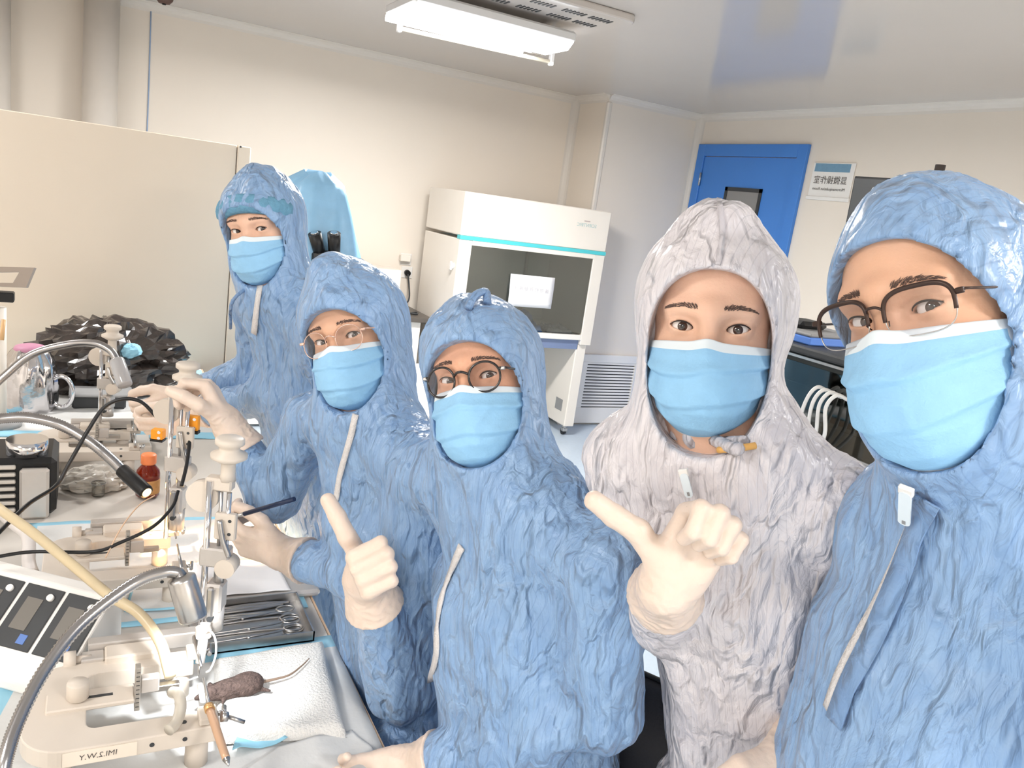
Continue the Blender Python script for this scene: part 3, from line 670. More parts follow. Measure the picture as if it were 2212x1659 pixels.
M_sclera = mat('eye_white', (232, 226, 222), 0.15, coat=0.6)
M_iris = mat('iris_brown', (66, 46, 38), 0.15, coat=0.8)
M_pupil = mat('pupil_black', (10, 8, 8), 0.1, coat=0.8)
M_lash = mat('eyelash', (38, 28, 26), 0.6)
M_lens = thin_glass('lens_glass', (250, 250, 252), 0.10)
M_zip = mat('zipper_white', (228, 224, 222), 0.5, noise=0.1, nscale=200, bump=0.6, bscale=400)

def head_frame(eye, roll, yaw, pitch):
    E = atd(*eye); r = unit(E-CAM); up0 = unit(UP-(UP@r)*r); back = -r; rt = np.cross(up0, back)
    ph, ps, th = rad(roll), rad(yaw), rad(pitch)
    Z = math.cos(ph)*up0-math.sin(ph)*rt; R_ = math.cos(ph)*rt+math.sin(ph)*up0
    Y = math.cos(ps)*back-math.sin(ps)*R_; X_ = math.cos(ps)*R_+math.sin(ps)*back
    Y2 = math.cos(th)*Y-math.sin(th)*Z; Z2 = math.cos(th)*Z+math.sin(th)*Y
    return E, np.stack([X_, Y2, Z2], 1)       # left-handed: x = picture right

EYE_X, EYE_Y, EYE_R = 0.0315, -0.0128, 0.0125
def head_sdf(h, eye_open=1.0, neck_to=(0, -0.11, -0.2)):
    f = Field((-0.098, -0.205, -0.24), (0.098, 0.06, 0.16), h)
    f.ell((0, -0.083, 0.043), (0.0765, 0.090, 0.070), 0.001)
    f.ell((0, -0.056, -0.034), (0.0665, 0.064, 0.088), 0.03)
    f.ell((0, -0.026, -0.1), (0.030, 0.028, 0.022), 0.03)
    for s in (-1, 1):
        f.ell((s*0.036, -0.036, -0.03), (0.022, 0.022, 0.022), 0.02)
        f.ell((s*0.0715, -0.108, -0.012), (0.009, 0.014, 0.028), 0.008)       # ears
    f.cap((-0.042, -0.010, 0.021), (0, 0.004, 0.017), 0.010, 0.0105, 0.018); f.cap((0.042, -0.010, 0.021), (0, 0.004, 0.017), 0.010, 0.0105, 0.018)
    for s in (-1, 1): f.ell((s*0.032, 0.010, -0.001), (0.019, 0.0125, 0.0115), 0.012, cut=True)
    f.cap((0, 0.0030, 0.004), (0, 0.013, -0.044), 0.0075, 0.0115, 0.012)
    for s in (-1, 1): f.ell((s*0.011, 0.006, -0.05), (0.009, 0.01, 0.008), 0.008)
    f.cap((-0.018, 0.004, -0.077), (0.018, 0.004, -0.077), 0.008, 0.008, 0.01)   # lips
    for s in (-1, 1):
        c = (s*EYE_X, EYE_Y, -0.0005); f.ell(c, (0.0158, 0.0152, 0.0138), 0.005)
    for s in (-1, 1):
        cx = s*EYE_X; hu, hl, w = 0.0054*eye_open, 0.0040*eye_open, 0.0142
        def almond(P, cx=cx, s=s):
            x = P[..., 0]-cx; z = P[..., 2]+0.0004-0.10*s*x
            cu = (w*w-hu*hu)/(2*hu); cl = (w*w-hl*hl)/(2*hl)
            d1 = np.hypot(x, z+cu)-(cu+hu); d2 = np.hypot(x, z-cl)-(cl+hl)
            return np.maximum(np.maximum(d1, d2), -(P[..., 1]+0.012))
        f.cut(almond, (cx-0.02, -0.02, -0.012), (cx+0.02, 0.03, 0.012), 0.0012, margin=0.004)
    f.cap((0, -0.085, -0.09), neck_to, 0.056, 0.06, 0.03)
    return f

def make_eye(E, A, hs, s, gaze_to, parent, eye_open):
    c = np.array([s*EYE_X, EYE_Y, -0.0005]); cw = E+(A@c)*hs; g = unit(gaze_to-cw); R = rot_to(g)
    r = EYE_R*hs; n = 24; mb = MB(); rings = []
    angs = [0.0, 0.1, 0.2, 0.21, 0.34, 0.47, 0.48, 0.62, 0.8, 1.0, 1.25, 1.6, 2.0, 2.5, 3.1]
    t = np.arange(n)*2*math.pi/n
    for a in angs:
        bulge = 1+0.05*max(0, 1-(a/0.5)**2)
        rings.append(cw+(np.stack([np.cos(t)*math.sin(a), np.sin(t)*math.sin(a), 0*t+math.cos(a)], 1)@R.T)*r*bulge)
    vv = np.concatenate(rings); mb.v.append(vv); mb.n = len(vv)
    for k in range(len(angs)-1):
        mi = 2 if angs[k+1] <= 0.205 else (1 if angs[k+1] <= 0.475 else 0)
        for i in range(n): mb.f.append((k*n+i, k*n+(i+1) % n, (k+1)*n+(i+1) % n, (k+1)*n+i)); mb.m.append(mi); mb.sm.append(True)
    o = mb.build('eye', [M_sclera, M_iris, M_pupil], parent)
    # lashes along the upper lid
    hu, w = 0.0054*eye_open, 0.0142; cu = (w*w-hu*hu)/(2*hu); pts = []
    for u in np.linspace(-0.97, 0.97, 11):
        x = u*w; z = math.sqrt((cu+hu)**2-x*x)-cu; zz_ = z+0.10*s*x-0.0006
        dx = x; y = EYE_Y+math.sqrt(max(0.0152**2-(dx*0.0152/0.0158)**2-(zz_*1.1)**2, 1e-6))+0.0006
        pts.append(E+(A@np.array([s*EYE_X+x, y, zz_]))*hs)
    MB().tube(pts, [0.0004*hs, 0.0010*hs, 0.0010*hs, 0.0006*hs], n=6, sub=3).build('eyelash', M_lash, parent)
    return o

def make_brow(E, A, hs, s, tree, parent, lift=0.0, seed=0, thick=1.0):
    """a fan of short hairs lying on the brow"""
    rg = np.random.default_rng(seed+3); mb = MB()
    for k in range(150):
        u = rg.uniform(0, 1); arch = 0.0215+lift+0.0045*math.sin(u*2.4)-0.004*u; th = 0.0032*thick*(1-0.65*u)*(0.5+0.5*min(1, u*6))
        x = s*(0.0145+0.036*u); z = arch+rg.uniform(-1, 1)*th
        o = E+(A@np.array([x, 0.06, z]))*hs
        hit = tree.ray_cast(Vector(o), Vector(-A[:, 1]))
        if hit[0] is None: continue
        p = np.array(hit[0]); n_ = np.array(hit[1]); n_ = n_ if n_@A[:, 1] > 0 else -n_
        d = unit(A[:, 0]*s*(0.5+0.6*u)+A[:, 2]*(0.85-1.15*u)+rg.normal(0, 0.12, 3)); d = unit(d-(d@n_)*n_)
        L_ = 0.0046*hs*rg.uniform(0.7, 1.1); wv = np.cross(d, n_)*0.00030*hs
        p = p+n_*0.0002; a = p; b = p+d*L_*0.55+n_*0.0008; c = p+d*L_+n_*0.0006
        mb.add([a-wv, a+wv, b+wv, b-wv, c], [(0, 1, 2, 3), (3, 2, 4)], 0)
    return mb.build('eyebrow', M_brow, parent, recalc=False)

def make_mask(E, A, hs, parent, seed, hang=0.0, m_blue=None, loopside=True, drop=0.0):
    nu, nv = 71, 79; P = np.zeros((nu, nv, 3)); th = rad(76)
    a = np.linspace(-1, 1, nu)[:, None]; v = np.linspace(0, 1, nv)[None, :]
    yc = np.interp(v, [0, 0.12, 0.32, 0.5, 0.72, 0.88, 1.0], [0.0185, 0.0270, 0.0370, 0.0360, 0.0290, 0.010, -0.022])
    w = np.interp(v, [0, 0.3, 0.6, 0.85, 1.0], [0.0715, 0.0735, 0.072, 0.062, 0.046])
    ys = np.interp(v, [0, 0.5, 1.0], [-0.058, -0.060, -0.066])
    zt = -0.0165-drop-0.004*np.abs(a)**1.3+0.004*np.exp(-(a/0.13)**2); zb = -0.132-hang+0.034*np.abs(a)**2.4
    x = w*np.sin(a*th)/math.sin(th); y = ys+(yc-ys)*np.clip((np.cos(a*th)-math.cos(th))/(1-math.cos(th)), 0, 1)**0.8
    y = y+0.006*np.exp(-(a/0.16)**2)*np.clip(1-v/0.45, 0, 1)
    z = zt+(zb-zt)*v+0*x
    fr = (v*3.0+0.14*np.sin(a*3+seed)+0.06*a) % 1.0
    saw = np.where(fr < 0.86, (fr/0.86)**1.5, (1-fr)/0.14)-0.5
    env = np.clip((v-0.16)/0.1, 0, 1)*np.clip((0.98-v)/0.1, 0, 1)
    nx = np.sin(a*th); ny = np.cos(a*th)
    Q = np.stack([(a+0*v).ravel()*3, (v+0*a).ravel()*4, np.full(nu*nv, seed*3.1)], 1)
    nz = (vnoise(Q, seed)*0.6+0.4*(ridged(warp(Q*1.2, 0.4, 1.0, seed), seed)-0.5)).reshape(nu, nv)
    dsp = 0.0060*saw*env*(0.65+0.35*np.abs(a))+0.0045*nz*env
    P[..., 0] = x+nx*dsp; P[..., 1] = y+ny*dsp; P[..., 2] = z
    Wd = E+(P@A.T)*hs
    mb = MB(); mb.grid(Wd)
    iu = np.repeat(np.arange(nu-1), nv-1); iv = np.tile(np.arange(nv-1), nu-1)
    mb.m = [1 if (j < 7 or j >= nv-3 or i < 2 or i >= nu-3) else 0 for i, j in zip(iu, iv)]
    o = mb.build('face_mask', [M_maskblue, M_maskwhite], parent, solid=0.0009, recalc=False)
    for s in (-1, 1):
        i = 0 if s < 0 else nu-1
        top = Wd[i, 4]; bot = Wd[i, nv-12]; ear = E+(A@np.array([s*0.079, -0.10, -0.018]))*hs
        MB().tube([top, (top*0.5+ear*0.5)+A[:, 0]*s*0.004, ear, ear-A[:, 2]*0.03*hs-A[:, 1]*0.01, (bot*0.6+ear*0.4)-A[:, 2]*0.012+A[:, 0]*s*0.003, bot], 0.0016, n=8, sub=5).build('ear_loop', M_maskwhite, o)
    return o

def superell(w, h, p, n, cx, cz, top=1.0):
    t = np.linspace(0, 2*math.pi, n, endpoint=False); c, s = np.cos(t), np.sin(t)
    x = cx+w*np.sign(c)*np.abs(c)**(2/p); z = cz+h*np.sign(s)*np.abs(s)**(2/p); return x, z
def make_glasses(E, A, hs, parent, style):
    def Wp(x, y, z): return E+(A@np.array([x, y, z]))*hs
    g = thing_part('glasses', parent)
    if style == 'black_round': w, h, p, r, fm, cz = 0.0225, 0.0215, 2.1, 0.0017, mat('glasses_black', (30, 26, 26), 0.25, coat=0.4), -0.004
    elif style == 'clear_round': w, h, p, r, fm, cz = 0.0240, 0.0225, 2.1, 0.0008, mat('glasses_rose_gold', (222, 186, 170), 0.25, metal=0.6), -0.005
    else: w, h, p, r, fm, cz = 0.0285, 0.0200, 3.0, 0.0010, mat('glasses_brown', (64, 48, 42), 0.35, metal=0.4), -0.003
    gx = 0.0365 if style == 'browline' else 0.0335
    yf = lambda x: 0.021-abs(x)*0.16
    for s in (-1, 1):
        cx = s*gx; x, z = superell(w, h, p, 44, cx, cz)
        pts = [Wp(x[i], yf(x[i])+0.0, z[i]) for i in range(44)]
        if style == 'browline':
            MB().tube(pts, 0.0006*hs, n=6, sub=1, closed=True).build('rim', M_steel, g)
            top = [Wp(x[i % 44], yf(x[i % 44])+0.0008, z[i % 44]+0.0008) for i in (range(-1, 24) if True else [])]
            MB().tube(top, [0.0018*hs, 0.0022*hs, 0.0022*hs, 0.0018*hs], n=8, sub=2).build('brow_bar', fm, g)
        else:
            MB().tube(pts, r*hs, n=8, sub=1, closed=True).build('rim', fm, g)
        lens = MB(); ctr = np.mean(pts, 0)
        lens.add(np.array(pts+[ctr]), [(i, (i+1) % 44, 44) for i in range(44)]).build('lens', M_lens, g, recalc=False)
        hx = s*(gx+w); hz = cz+0.009
        MB().tube([Wp(hx-s*0.002, yf(hx), hz), Wp(hx+s*0.006, yf(hx)-0.003, hz+0.001), Wp(hx+s*0.011, yf(hx)-0.014, hz), Wp(s*0.0775, -0.045, hz-0.001), Wp(s*0.080, -0.095, hz-0.003)], [max(r, 0.0014)*1.5*hs, max(r, 0.0012)*hs, max(r, 0.0011)*hs, 0.001*hs], n=8, sub=4).build('temple', fm, g)
        MB().box(Wp(hx+s*0.004, yf(hx)-0.001, hz), (0.007*hs, 0.004*hs, 0.005*hs), R=A, bev=0.001).build('hinge_end', M_steel if style == 'black_round' else fm, g)
        if style != 'black_round':
            MB().tube([Wp(s*(gx-w*0.9), yf(0.01), cz-0.004), Wp(s*0.0085, 0.016, cz-0.008)], 0.0006*hs, n=6, sub=1).build('pad_arm', fm, g)
    MB().tube([Wp(-(gx-w), yf(0.01)+0.0, cz+0.006), Wp(-0.004, 0.0245, cz+0.0095), Wp(0.004, 0.0245, cz+0.0095), Wp(gx-w, yf(0.01), cz+0.006)], max(r, 0.0011)*1.15*hs, n=8, sub=4).build('bridge', fm, g)
    return g
def thing_part(name, parent):
    o = link(name, None, parent); o.empty_display_size = 0.02; return o

# ---- gloved hands: x = thumb side, y = towards the fingers, z = back of the hand
FB = [((0.028, 0.088, 0.001), (0.043, 0.026, 0.022), 0.0098), ((0.009, 0.092, 0.003), (0.047, 0.029, 0.023), 0.0100), ((-0.0095, 0.089, 0.002), (0.043, 0.027, 0.022), 0.0096), ((-0.0275, 0.082, -0.001), (0.034, 0.021, 0.020), 0.0086)]
def hand_sdf(curls, thumb, cuffdir, h=0.0024, cuff_len=0.075, splay=0.0):
    f = Field((-0.10, -0.11, -0.11), (0.16, 0.21, 0.09), h)
    def pal(P):
        q = np.abs(P-np.array([0, 0.047, -0.001]))-np.array([0.037-0.012, 0.042-0.012, 0.014-0.0115]); q[..., 0] += 0.10*np.clip(0.05-P[..., 1], 0, 0.06)
        return np.linalg.norm(np.maximum(q, 0), axis=-1)+np.minimum(q.max(-1), 0)-0.012
    f.union(pal, (-0.045, 0, -0.02), (0.045, 0.1, 0.02), 0.006)
    f.ell((0.022, 0.03, -0.010), (0.017, 0.03, 0.014), 0.012); f.ell((-0.022, 0.032, -0.008), (0.013, 0.03, 0.012), 0.012)
    tips = []
    for i, (b, ls, r) in enumerate(FB):
        p = np.array(b); ang = 0.0; sp = rad(splay*(1.5-i))
        r0 = r*1.08
        for j in range(3):
            ang += rad(curls[i][j]); d = np.array([math.sin(sp)*math.cos(ang), math.cos(sp)*math.cos(ang), -math.sin(ang)]); q = p+d*ls[j]
            r1 = r0*0.93; f.cap(p, q, r0, r1, 0.0035 if j else 0.008); p = q; r0 = r1
        tips.append(p)
    p = np.array([0.026, 0.022, -0.008]); r0 = 0.0155
    for j, d in enumerate(thumb):
        L_ = (0.044, 0.034, 0.029)[j]; q = p+unit(d)*L_; r1 = (0.0142, 0.0130, 0.0115)[j]; f.cap(p, q, r0, r1, 0.010 if j == 0 else 0.004); p = q; r0 = r1
    tips.append(p)
    f.cap((0, 0.012, 0), (0, -0.008, 0), 0.028, 0.029, 0.02)
    cd = unit(cuffdir); f.cap((0, -0.005, 0), cd*cuff_len, 0.031, 0.051, 0.015)
    end = cd*(cuff_len-0.012)
    f.cut(lambda P: (cd@end)-(P@cd), cd*cuff_len-0.08, cd*cuff_len+0.08, 0.002)
    return f, np.array(tips)
def make_glove(parent, wrist, ydir, xdir, curls, thumb, elbow, hs=1.0, seed=0, name='glove', splay=3.0, cuff=0.075, h=0.0024, flip=False):
    Y = unit(ydir); X_ = unit(np.array(xdir)-(np.array(xdir)@Y)*Y); Z = np.cross(X_, Y)*(-1 if flip else 1)
    A = np.stack([X_, Y, Z], 1); cdl = A.T@unit(np.array(elbow)-np.array(wrist))
    f, tips = hand_sdf(curls, thumb, cdl, h=h, splay=splay, cuff_len=cuff)
    V, Q = f.mesh(); N = vnormals(V, Q)
    V = V+N*(0.0018*(ridged(V*np.array([55, 95, 55]), seed)-0.5)*np.clip((0.05-V[:, 1])/0.05, 0.25, 1))[:, None]
    Wv = np.array(wrist)+(V@A.T)*hs
    return quads_to_obj(name, Wv, Q, M_glove, parent, flip=flip), np.array(wrist)+(tips@A.T)*hs

FIST = [(38, 100, 62)]*4
THUMB_UP = [(0.75, 0.45, 0.12), (0.95, 0.1, 0.1), (0.98, -0.08, 0.15)]

def bvh_of(o):
    from mathutils.bvhtree import BVHTree
    me = o.data; off = Vector((0, 0, 0)); p = o.parent
    while p is not None: off += p.location; p = p.parent
    return BVHTree.FromPolygons([v.co+off for v in me.vertices], [tuple(q.vertices) for q in me.polygons])
def surf(tree, px, py, lift=0.003):
    h = tree.ray_cast(Vector(CAM), Vector(unit(ray(px, py))))
    if h[0] is None: return None, None
    n = np.array(h[1]); n = n if n@(CAM-np.array(h[0])) > 0 else -n
    return np.array(h[0])+n*lift, n
def ribbon(name, tree, pxs, w, m, parent, lift=0.003, sub=6, wprof=None):
    pp = catmull([(a, b, 0) for a, b in pxs], sub); L, Rr = [], []
    pts = [surf(tree, p[0], p[1], lift) for p in pp]; pts = [p for p in pts if p[0] is not None]
    if len(pts) < 3: return None
    C_ = np.array([p[0] for p in pts]); Nn = np.array([p[1] for p in pts])
    for _ in range(2): C_[1:-1] = (C_[:-2]+2*C_[1:-1]+C_[2:])/4; Nn[1:-1] = (Nn[:-2]+2*Nn[1:-1]+Nn[2:])
    T_ = np.gradient(C_, axis=0); S_ = np.cross(T_, Nn); S_ /= np.linalg.norm(S_, axis=1, keepdims=True)
    ww = np.full(len(C_), w) if wprof is None else w*np.interp(np.linspace(0, 1, len(C_)), np.linspace(0, 1, len(wprof)), wprof)
    P = np.stack([C_-S_*ww[:, None]/2, C_+S_*ww[:, None]/2], 1)
    return MB().grid(P).build(name, m, parent, solid=0.0025)

def person(label, eye, roll, yaw, pitch, hs, suit, N, yawB, half, depth, torso_r, arms, hips, legs, open_, skin, seed,
           peak=(0, -0.05, 0.115, 0.03), glasses=None, vox=0.006, eye_open=1.0, hd=0.0022, hoodr=(0.092, 0.116, 0.131), wr=1.0, lean=(0, 0, 0), brow_lift=0.0, shoulder_drop=0.045, mask_hang=0.0, sleeve=0.058, chest_fwd=0.0, mask_drop=0.0, neck_r=0.076, brow=1.0, crown=(0.088, 0.110, 0.072)):
    E, A = head_frame(eye, roll, yaw, pitch)
    Nw = atd(*N); b = CAM-Nw; b[2] = 0; b = unit(b); rt = unit(np.cross(V3(0, 0, 1), b))   # picture right seen from the camera
    Fd = math.cos(rad(yawB))*b-math.sin(rad(yawB))*rt; S = math.cos(rad(yawB))*rt+math.sin(rad(yawB))*b
    Hc = Nw+np.array(hips[0]) if len(np.shape(hips[0])) and len(hips[0]) == 3 else atd(*hips[0])
    root = thing('person', label, 'person', (Hc[0], Hc[1], 0.0))
    # ---------- head and neck (skin)
    nk = ((Nw-V3(0, 0, 0.03)-E)@A)/hs
    f = head_sdf(hd, eye_open, np.clip(nk, (-0.03, -0.135, -0.175), (0.03, -0.05, -0.165)))
    V, Q = f.mesh(); body = quads_to_obj('body', E+(V@A.T)*hs, Q, skin, root, flip=True)
    tb = bvh_of(body)
    for s in (-1, 1):
        make_eye(E, A, hs, s, CAM, root, eye_open); make_brow(E, A, hs, s, tb, root, brow_lift, seed+s, brow)
    # ---------- hair cap under the hood
    hw, ztop, zbot, yb = open_
    f = Field((-0.1, -0.21, -0.1), (0.1, 0.06, 0.165), 0.004)
    f.ell((0, -0.083, 0.043), (0.0785, 0.0915, 0.0795), 0.001)
    f.cut(lambda P: np.maximum(np.hypot(P[..., 0]/(hw-0.004), (P[..., 2]+0.03)/(ztop+0.03+0.010))-1, -(P[..., 1]+0.075)/0.08)*0.06, (-0.1, -0.08, -0.14), (0.1, 0.1, 0.14), 0.003)
    f.cut(lambda P: np.minimum(0.072-P[..., 2], P[..., 1]+0.135), (-0.1, -0.21, -0.1), (0.1, 0.06, 0.165), 0.004)
    V, Q = f.mesh(); quads_to_obj('hair', E+(V@A.T)*hs, Q, M_hair, root, flip=True)
    # ---------- coverall
    half = half if isinstance(half, tuple) else (half, half)
    SL = Nw-S*half[0]-V3(0, 0, shoulder_drop); SR = Nw+S*half[1]-V3(0, 0, shoulder_drop)
    joints = [E, Nw, SL, SR, Hc]
    A_arms = []
    for k, (sh, a) in enumerate(zip((SL, SR), arms)):
        el = atd(*a[0]) if a[0] is not None else None; wr_ = atd(*a[1]); A_arms.append((sh, el, wr_)); joints += [el, wr_]
    L_legs = legs(Hc, S, Fd); joints += [p for l in L_legs for p in l]
    J_ = np.array(joints); lo = J_.min(0)-0.21; hi = J_.max(0)+0.21; lo[2] = max(lo[2], -0.004); hi[2] = E[2]+0.21
    f = Field(lo, hi, vox)
    loc = lambda P: ((P-E)@A)/hs
    def hl(fn): return lambda P: fn(loc(P))*hs
    ex = np.array([0.24]*3)*hs
    ob = lambda fn, k: f.union(hl(fn), E-ex, E+ex, k, margin=0.02)
    ob(lambda P: f_ell(P, np.array([0, -0.080, 0.016]), np.array(hoodr)), 0.001)
    ob(lambda P: f_ell(P, np.array([0, -0.068, -0.085]), np.array([0.080, 0.080, 0.075])), 0.04)
    ob(lambda P: f_ell(P, np.array(peak[:3]), np.array([peak[3], peak[3]*1.6, peak[3]])), 0.045)
    if crown: ob(lambda P: f_ell(P, np.array([0, -0.083, 0.045]), np.array(crown)), 0.02)
    nb = E+(A@np.array([0, -0.085, -0.095]))*hs
    f.cap(nb, Nw, neck_r, neck_r+0.008, 0.04)
    # torso: squashed along the facing direction
    up_ = unit(Nw-Hc); Sx = unit(S-(S@up_)*up_); Fx = np.cross(up_, Sx); Fx = Fx if Fx@Fd > 0 else -Fx
    At = np.stack([Sx, Fx, up_], 1); L_ = np.linalg.norm(Nw-Hc); kd = depth
    def torso(P):
        q = (P-Hc)@At; q = q.copy(); q[..., 1] = (q[..., 1]-chest_fwd)/kd
        t = np.clip(q[..., 2]/L_, -0.12, 0.80); r = np.interp(t, [-0.12, 0.0, 0.35, 0.7, 0.80], torso_r)
        q[..., 2] -= t*L_; return (np.linalg.norm(q, axis=-1)-r)*0.85
    f.union(torso, np.minimum(Hc, Nw)-0.26, np.maximum(Hc, Nw)+0.24, 0.03)
    f.cap(Nw-V3(0, 0, 0.02)-S*half[0]*0.3, SL, 0.070, sleeve+0.004, 0.05); f.cap(Nw-V3(0, 0, 0.02)+S*half[1]*0.3, SR, 0.070, sleeve+0.004, 0.05)
    for sh, el, wr_ in A_arms:
        if el is None: continue
        f.cap(sh, el, sleeve+0.004, sleeve, 0.022)
    for sh, el, wr_ in A_arms:
        if el is None: continue
        f.cap(el, wr_-unit(wr_-el)*0.03, sleeve, 0.040, 0.012)
    for k, l in enumerate(L_legs):
        f.cap(l[0], l[1], 0.088, 0.072, 0.025); f.cap(l[1], l[2], 0.072, 0.055, 0.015)
        f.cap(l[2]+V3(0, 0, -0.02), l[2]+Fd*0.15+V3(0, 0, -0.035), 0.045, 0.036, 0.02)
    zc_ = -0.03
    def opening(P):
        z = P[..., 2]-zc_; hh = np.where(z > 0, ztop-zc_, zc_-zbot)
        q = ((np.abs(P[..., 0])/hw)**2.3+(np.abs(z)/hh)**2.3)**(1/2.3)
        return np.maximum((q-1)*0.07, -(P[..., 1]-yb))
    f.cut(hl(opening), E-ex*0.8, E+ex*0.8, 0.006, margin=0.0)
    V, Q = f.mesh()
    Nn = vnormals(V, Q); pl = loc(V)
    rel = V-Nw
    # long drape folds, then crumples
    B3 = np.stack([rel@Sx, rel@Fx, rel@up_], 1)
    big = vnoise(warp(B3*np.array([10, 10, 3.0]), 0.7, 0.8, seed), seed+1)
    mid = np.abs(vnoise(warp(B3*np.array([19, 19, 5.5]), 1.2, 0.5, seed+2), seed+3))*2.4-0.5
    mid2 = ridged(warp(V*np.array([17, 17, 17.0]), 0.9, 0.8, seed+7), seed+8)-0.45
    fin = ridged(warp(B3*np.array([44, 44, 14.0]), 1.6, 0.5, seed+4), seed+5)-0.45
    headness = np.clip(1-(np.linalg.norm(pl-np.array([0, -0.08, 0.0]), axis=1)-0.10)/0.07, 0, 1)
    z = pl[:, 2]-zc_; hh = np.where(z > 0, ztop-zc_, zc_-zbot)
    q = ((np.abs(pl[:, 0])/hw)**2.3+(np.abs(z)/hh)**2.3)**(1/2.3)
    rim = np.where(pl[:, 1] > yb-0.02, np.clip((q-1.0)/0.45, 0, 1), 1.0)
    rim = np.where((np.abs(pl[:, 0]) < 0.12) & (pl[:, 2] > -0.16) & (pl[:, 2] < 0.14), rim, 1.0)
    amp = wr*(1-0.55*headness)*(0.15+0.85*rim)
    for _sh, _el, _wr in A_arms: amp = amp*np.clip((np.linalg.norm(V-_wr, axis=1)-0.02)/0.12, 0.18, 1)
    disp = amp*(0.024*big+0.0065*mid+0.0020*mid2+0.0030*fin)
    V = V+Nn*disp[:, None]; V[:, 2] = np.maximum(V[:, 2], 0.002)
    cov = quads_to_obj('coverall', V, Q, suit, root, attr=B3[:, 0]+0.25*B3[:, 1])
    make_mask(E, A, hs, root, seed, mask_hang, drop=mask_drop)
    if glasses: make_glasses(E, A, hs, root, glasses)
    return dict(root=root, E=E, A=A, hs=hs, cov=cov, tree=bvh_of(cov), arms=A_arms, S=S, F=Fd, N=Nw, H=Hc)
def standing(hipw=0.085):
    def fn(Hc, S, Fd):
        out = []
        for s in (-1, 1):
            h = Hc+S*s*hipw-V3(0, 0, 0.03); a = np.array([h[0]+S[0]*s*0.02, h[1]+S[1]*s*0.02, 0.085]); k = (h+a)/2+Fd*0.02; out.append((h, k, a))
        return out
    return fn
def seated(fwd=0.40, table=0.0, kz=-0.06, footz=0.30, spread=0.09):
    def fn(Hc, S, Fd):
        out = []
        for s in (-1, 1):
            h = Hc+S*s*spread*0.9-V3(0, 0, 0.02); k = h+Fd*fwd+S*s*0.05+V3(0, 0, kz); a = k+V3(0, 0, 0)-Fd*0.06; a[2] = footz+0.085; out.append((h, k, a))
        return out
    return fn
SK1 = skin_mat('skin_tan', (226, 178, 148)); SK2 = skin_mat('skin_fair', (236, 192, 166)); SK3 = skin_mat('skin_warm', (228, 174, 144))
PEOPLE = {}
# ---- the five people, from far left to near right
RT3 = lambda r, u, b: unit(RI*r+UP*u-FW*b)      # a direction given as picture right / up / towards the viewer
PEOPLE['p1'] = person('person in blue coverall and bouffant cap standing farthest back, by the partition', (535, 497, 1.75), 9, 30, 0, 0.96, M_blueSuit,
    (622, 650, 1.84), 60, 0.150, 0.78, (0.15, 0.165, 0.15, 0.15, 0.12), [((560, 800, 2.02), (420, 850, 2.04)), ((655, 835, 1.85), (440, 890, 1.97))],
    [(0.18, 0.02, -0.62)], standing(), (0.070, 0.052, -0.130, -0.06), SK2, 11, peak=(0, -0.06, 0.112, 0.024), hoodr=(0.092, 0.116, 0.120), vox=0.0065, hd=0.0026, sleeve=0.052)
PEOPLE['p2'] = person('person in blue coverall and thin round rose-gold glasses adjusting the rear manipulator', (725, 732, 1.36), 15, 28, -6, 0.97, M_blueSuit,
    (800, 905, 1.43), 52, 0.165, 0.78, (0.15, 0.165, 0.15, 0.15, 0.12), [((590, 1075, 1.62), (512, 948, 1.60)), ((835, 1260, 1.42), (640, 1205, 1.52))],
    [(0.15, -0.02, -0.56)], seated(), (0.070, 0.050, -0.130, -0.06), SK1, 22, peak=(0, -0.05, 0.120, 0.026), hoodr=(0.092, 0.116, 0.124), glasses='clear_round', hd=0.0024, sleeve=0.052)
PEOPLE['p3'] = person('person in blue coverall and black round glasses giving a thumbs-up at the table', (1008, 816, 1.12), 8, 22, -8, 0.97, M_blueSuit,
    (1100, 1045, 1.18), 42, 0.185, 0.80, (0.16, 0.175, 0.155, 0.15, 0.12), [((880, 1480, 1.42), (800, 1282, 1.27)), ((1300, 1540, 1.13), (925, 1645, 1.27))],
    [(0.12, -0.02, -0.56)], seated(), (0.071, 0.050, -0.130, -0.06), SK3, 33, peak=(0, -0.075, 0.103, 0.022), hoodr=(0.092, 0.116, 0.117), glasses='black_round', vox=0.0055, hd=0.0022, sleeve=0.056)
PEOPLE['p4'] = person('person in white coverall without glasses pointing a thumb', (1533, 708, 0.92), -5, 2, 0, 1.0, M_whiteSuit,
    (1585, 965, 0.99), 6, 0.130, 0.80, (0.115, 0.12, 0.115, 0.13, 0.11), [((1425, 1330, 1.08), (1440, 1275, 0.94)), ((1850, 1420, 1.08), (1735, 1590, 1.0))],
    [(0.17, -0.01, -0.56)], standing(0.065), (0.071, 0.066, -0.150, -0.055), SK2, 44, peak=(0, -0.055, 0.117, 0.030), hoodr=(0.098, 0.116, 0.118), vox=0.005, hd=0.0019, eye_open=1.15, wr=0.8, crown=(0.093, 0.112, 0.075), sleeve=0.050)
PEOPLE['p5'] = person('person in blue coverall and brown half-rim glasses closest to the camera', (1922, 680, 0.70), 12, 33, -5, 1.0, M_blueSuit,
    (2110, 1085, 0.80), 30, (0.07, 0.20), 0.80, (0.16, 0.175, 0.15, 0.14, 0.12), [((1890, 1640, 0.98), (1990, 1900, 0.85)), ((2480, 1700, 0.72), (2400, 2000, 0.62))],
    [(0.05, 0.02, -0.58)], standing(), (0.074, 0.064, -0.140, -0.075), SK1, 55, peak=(0, -0.06, 0.094, 0.026), hoodr=(0.090, 0.110, 0.108), crown=None, mask_hang=0.010, glasses='browline', vox=0.005, hd=0.0019, wr=0.75, sleeve=0.056)
P1, P2, P3, P4, P5 = [PEOPLE['p%d' % i] for i in range(1, 6)]
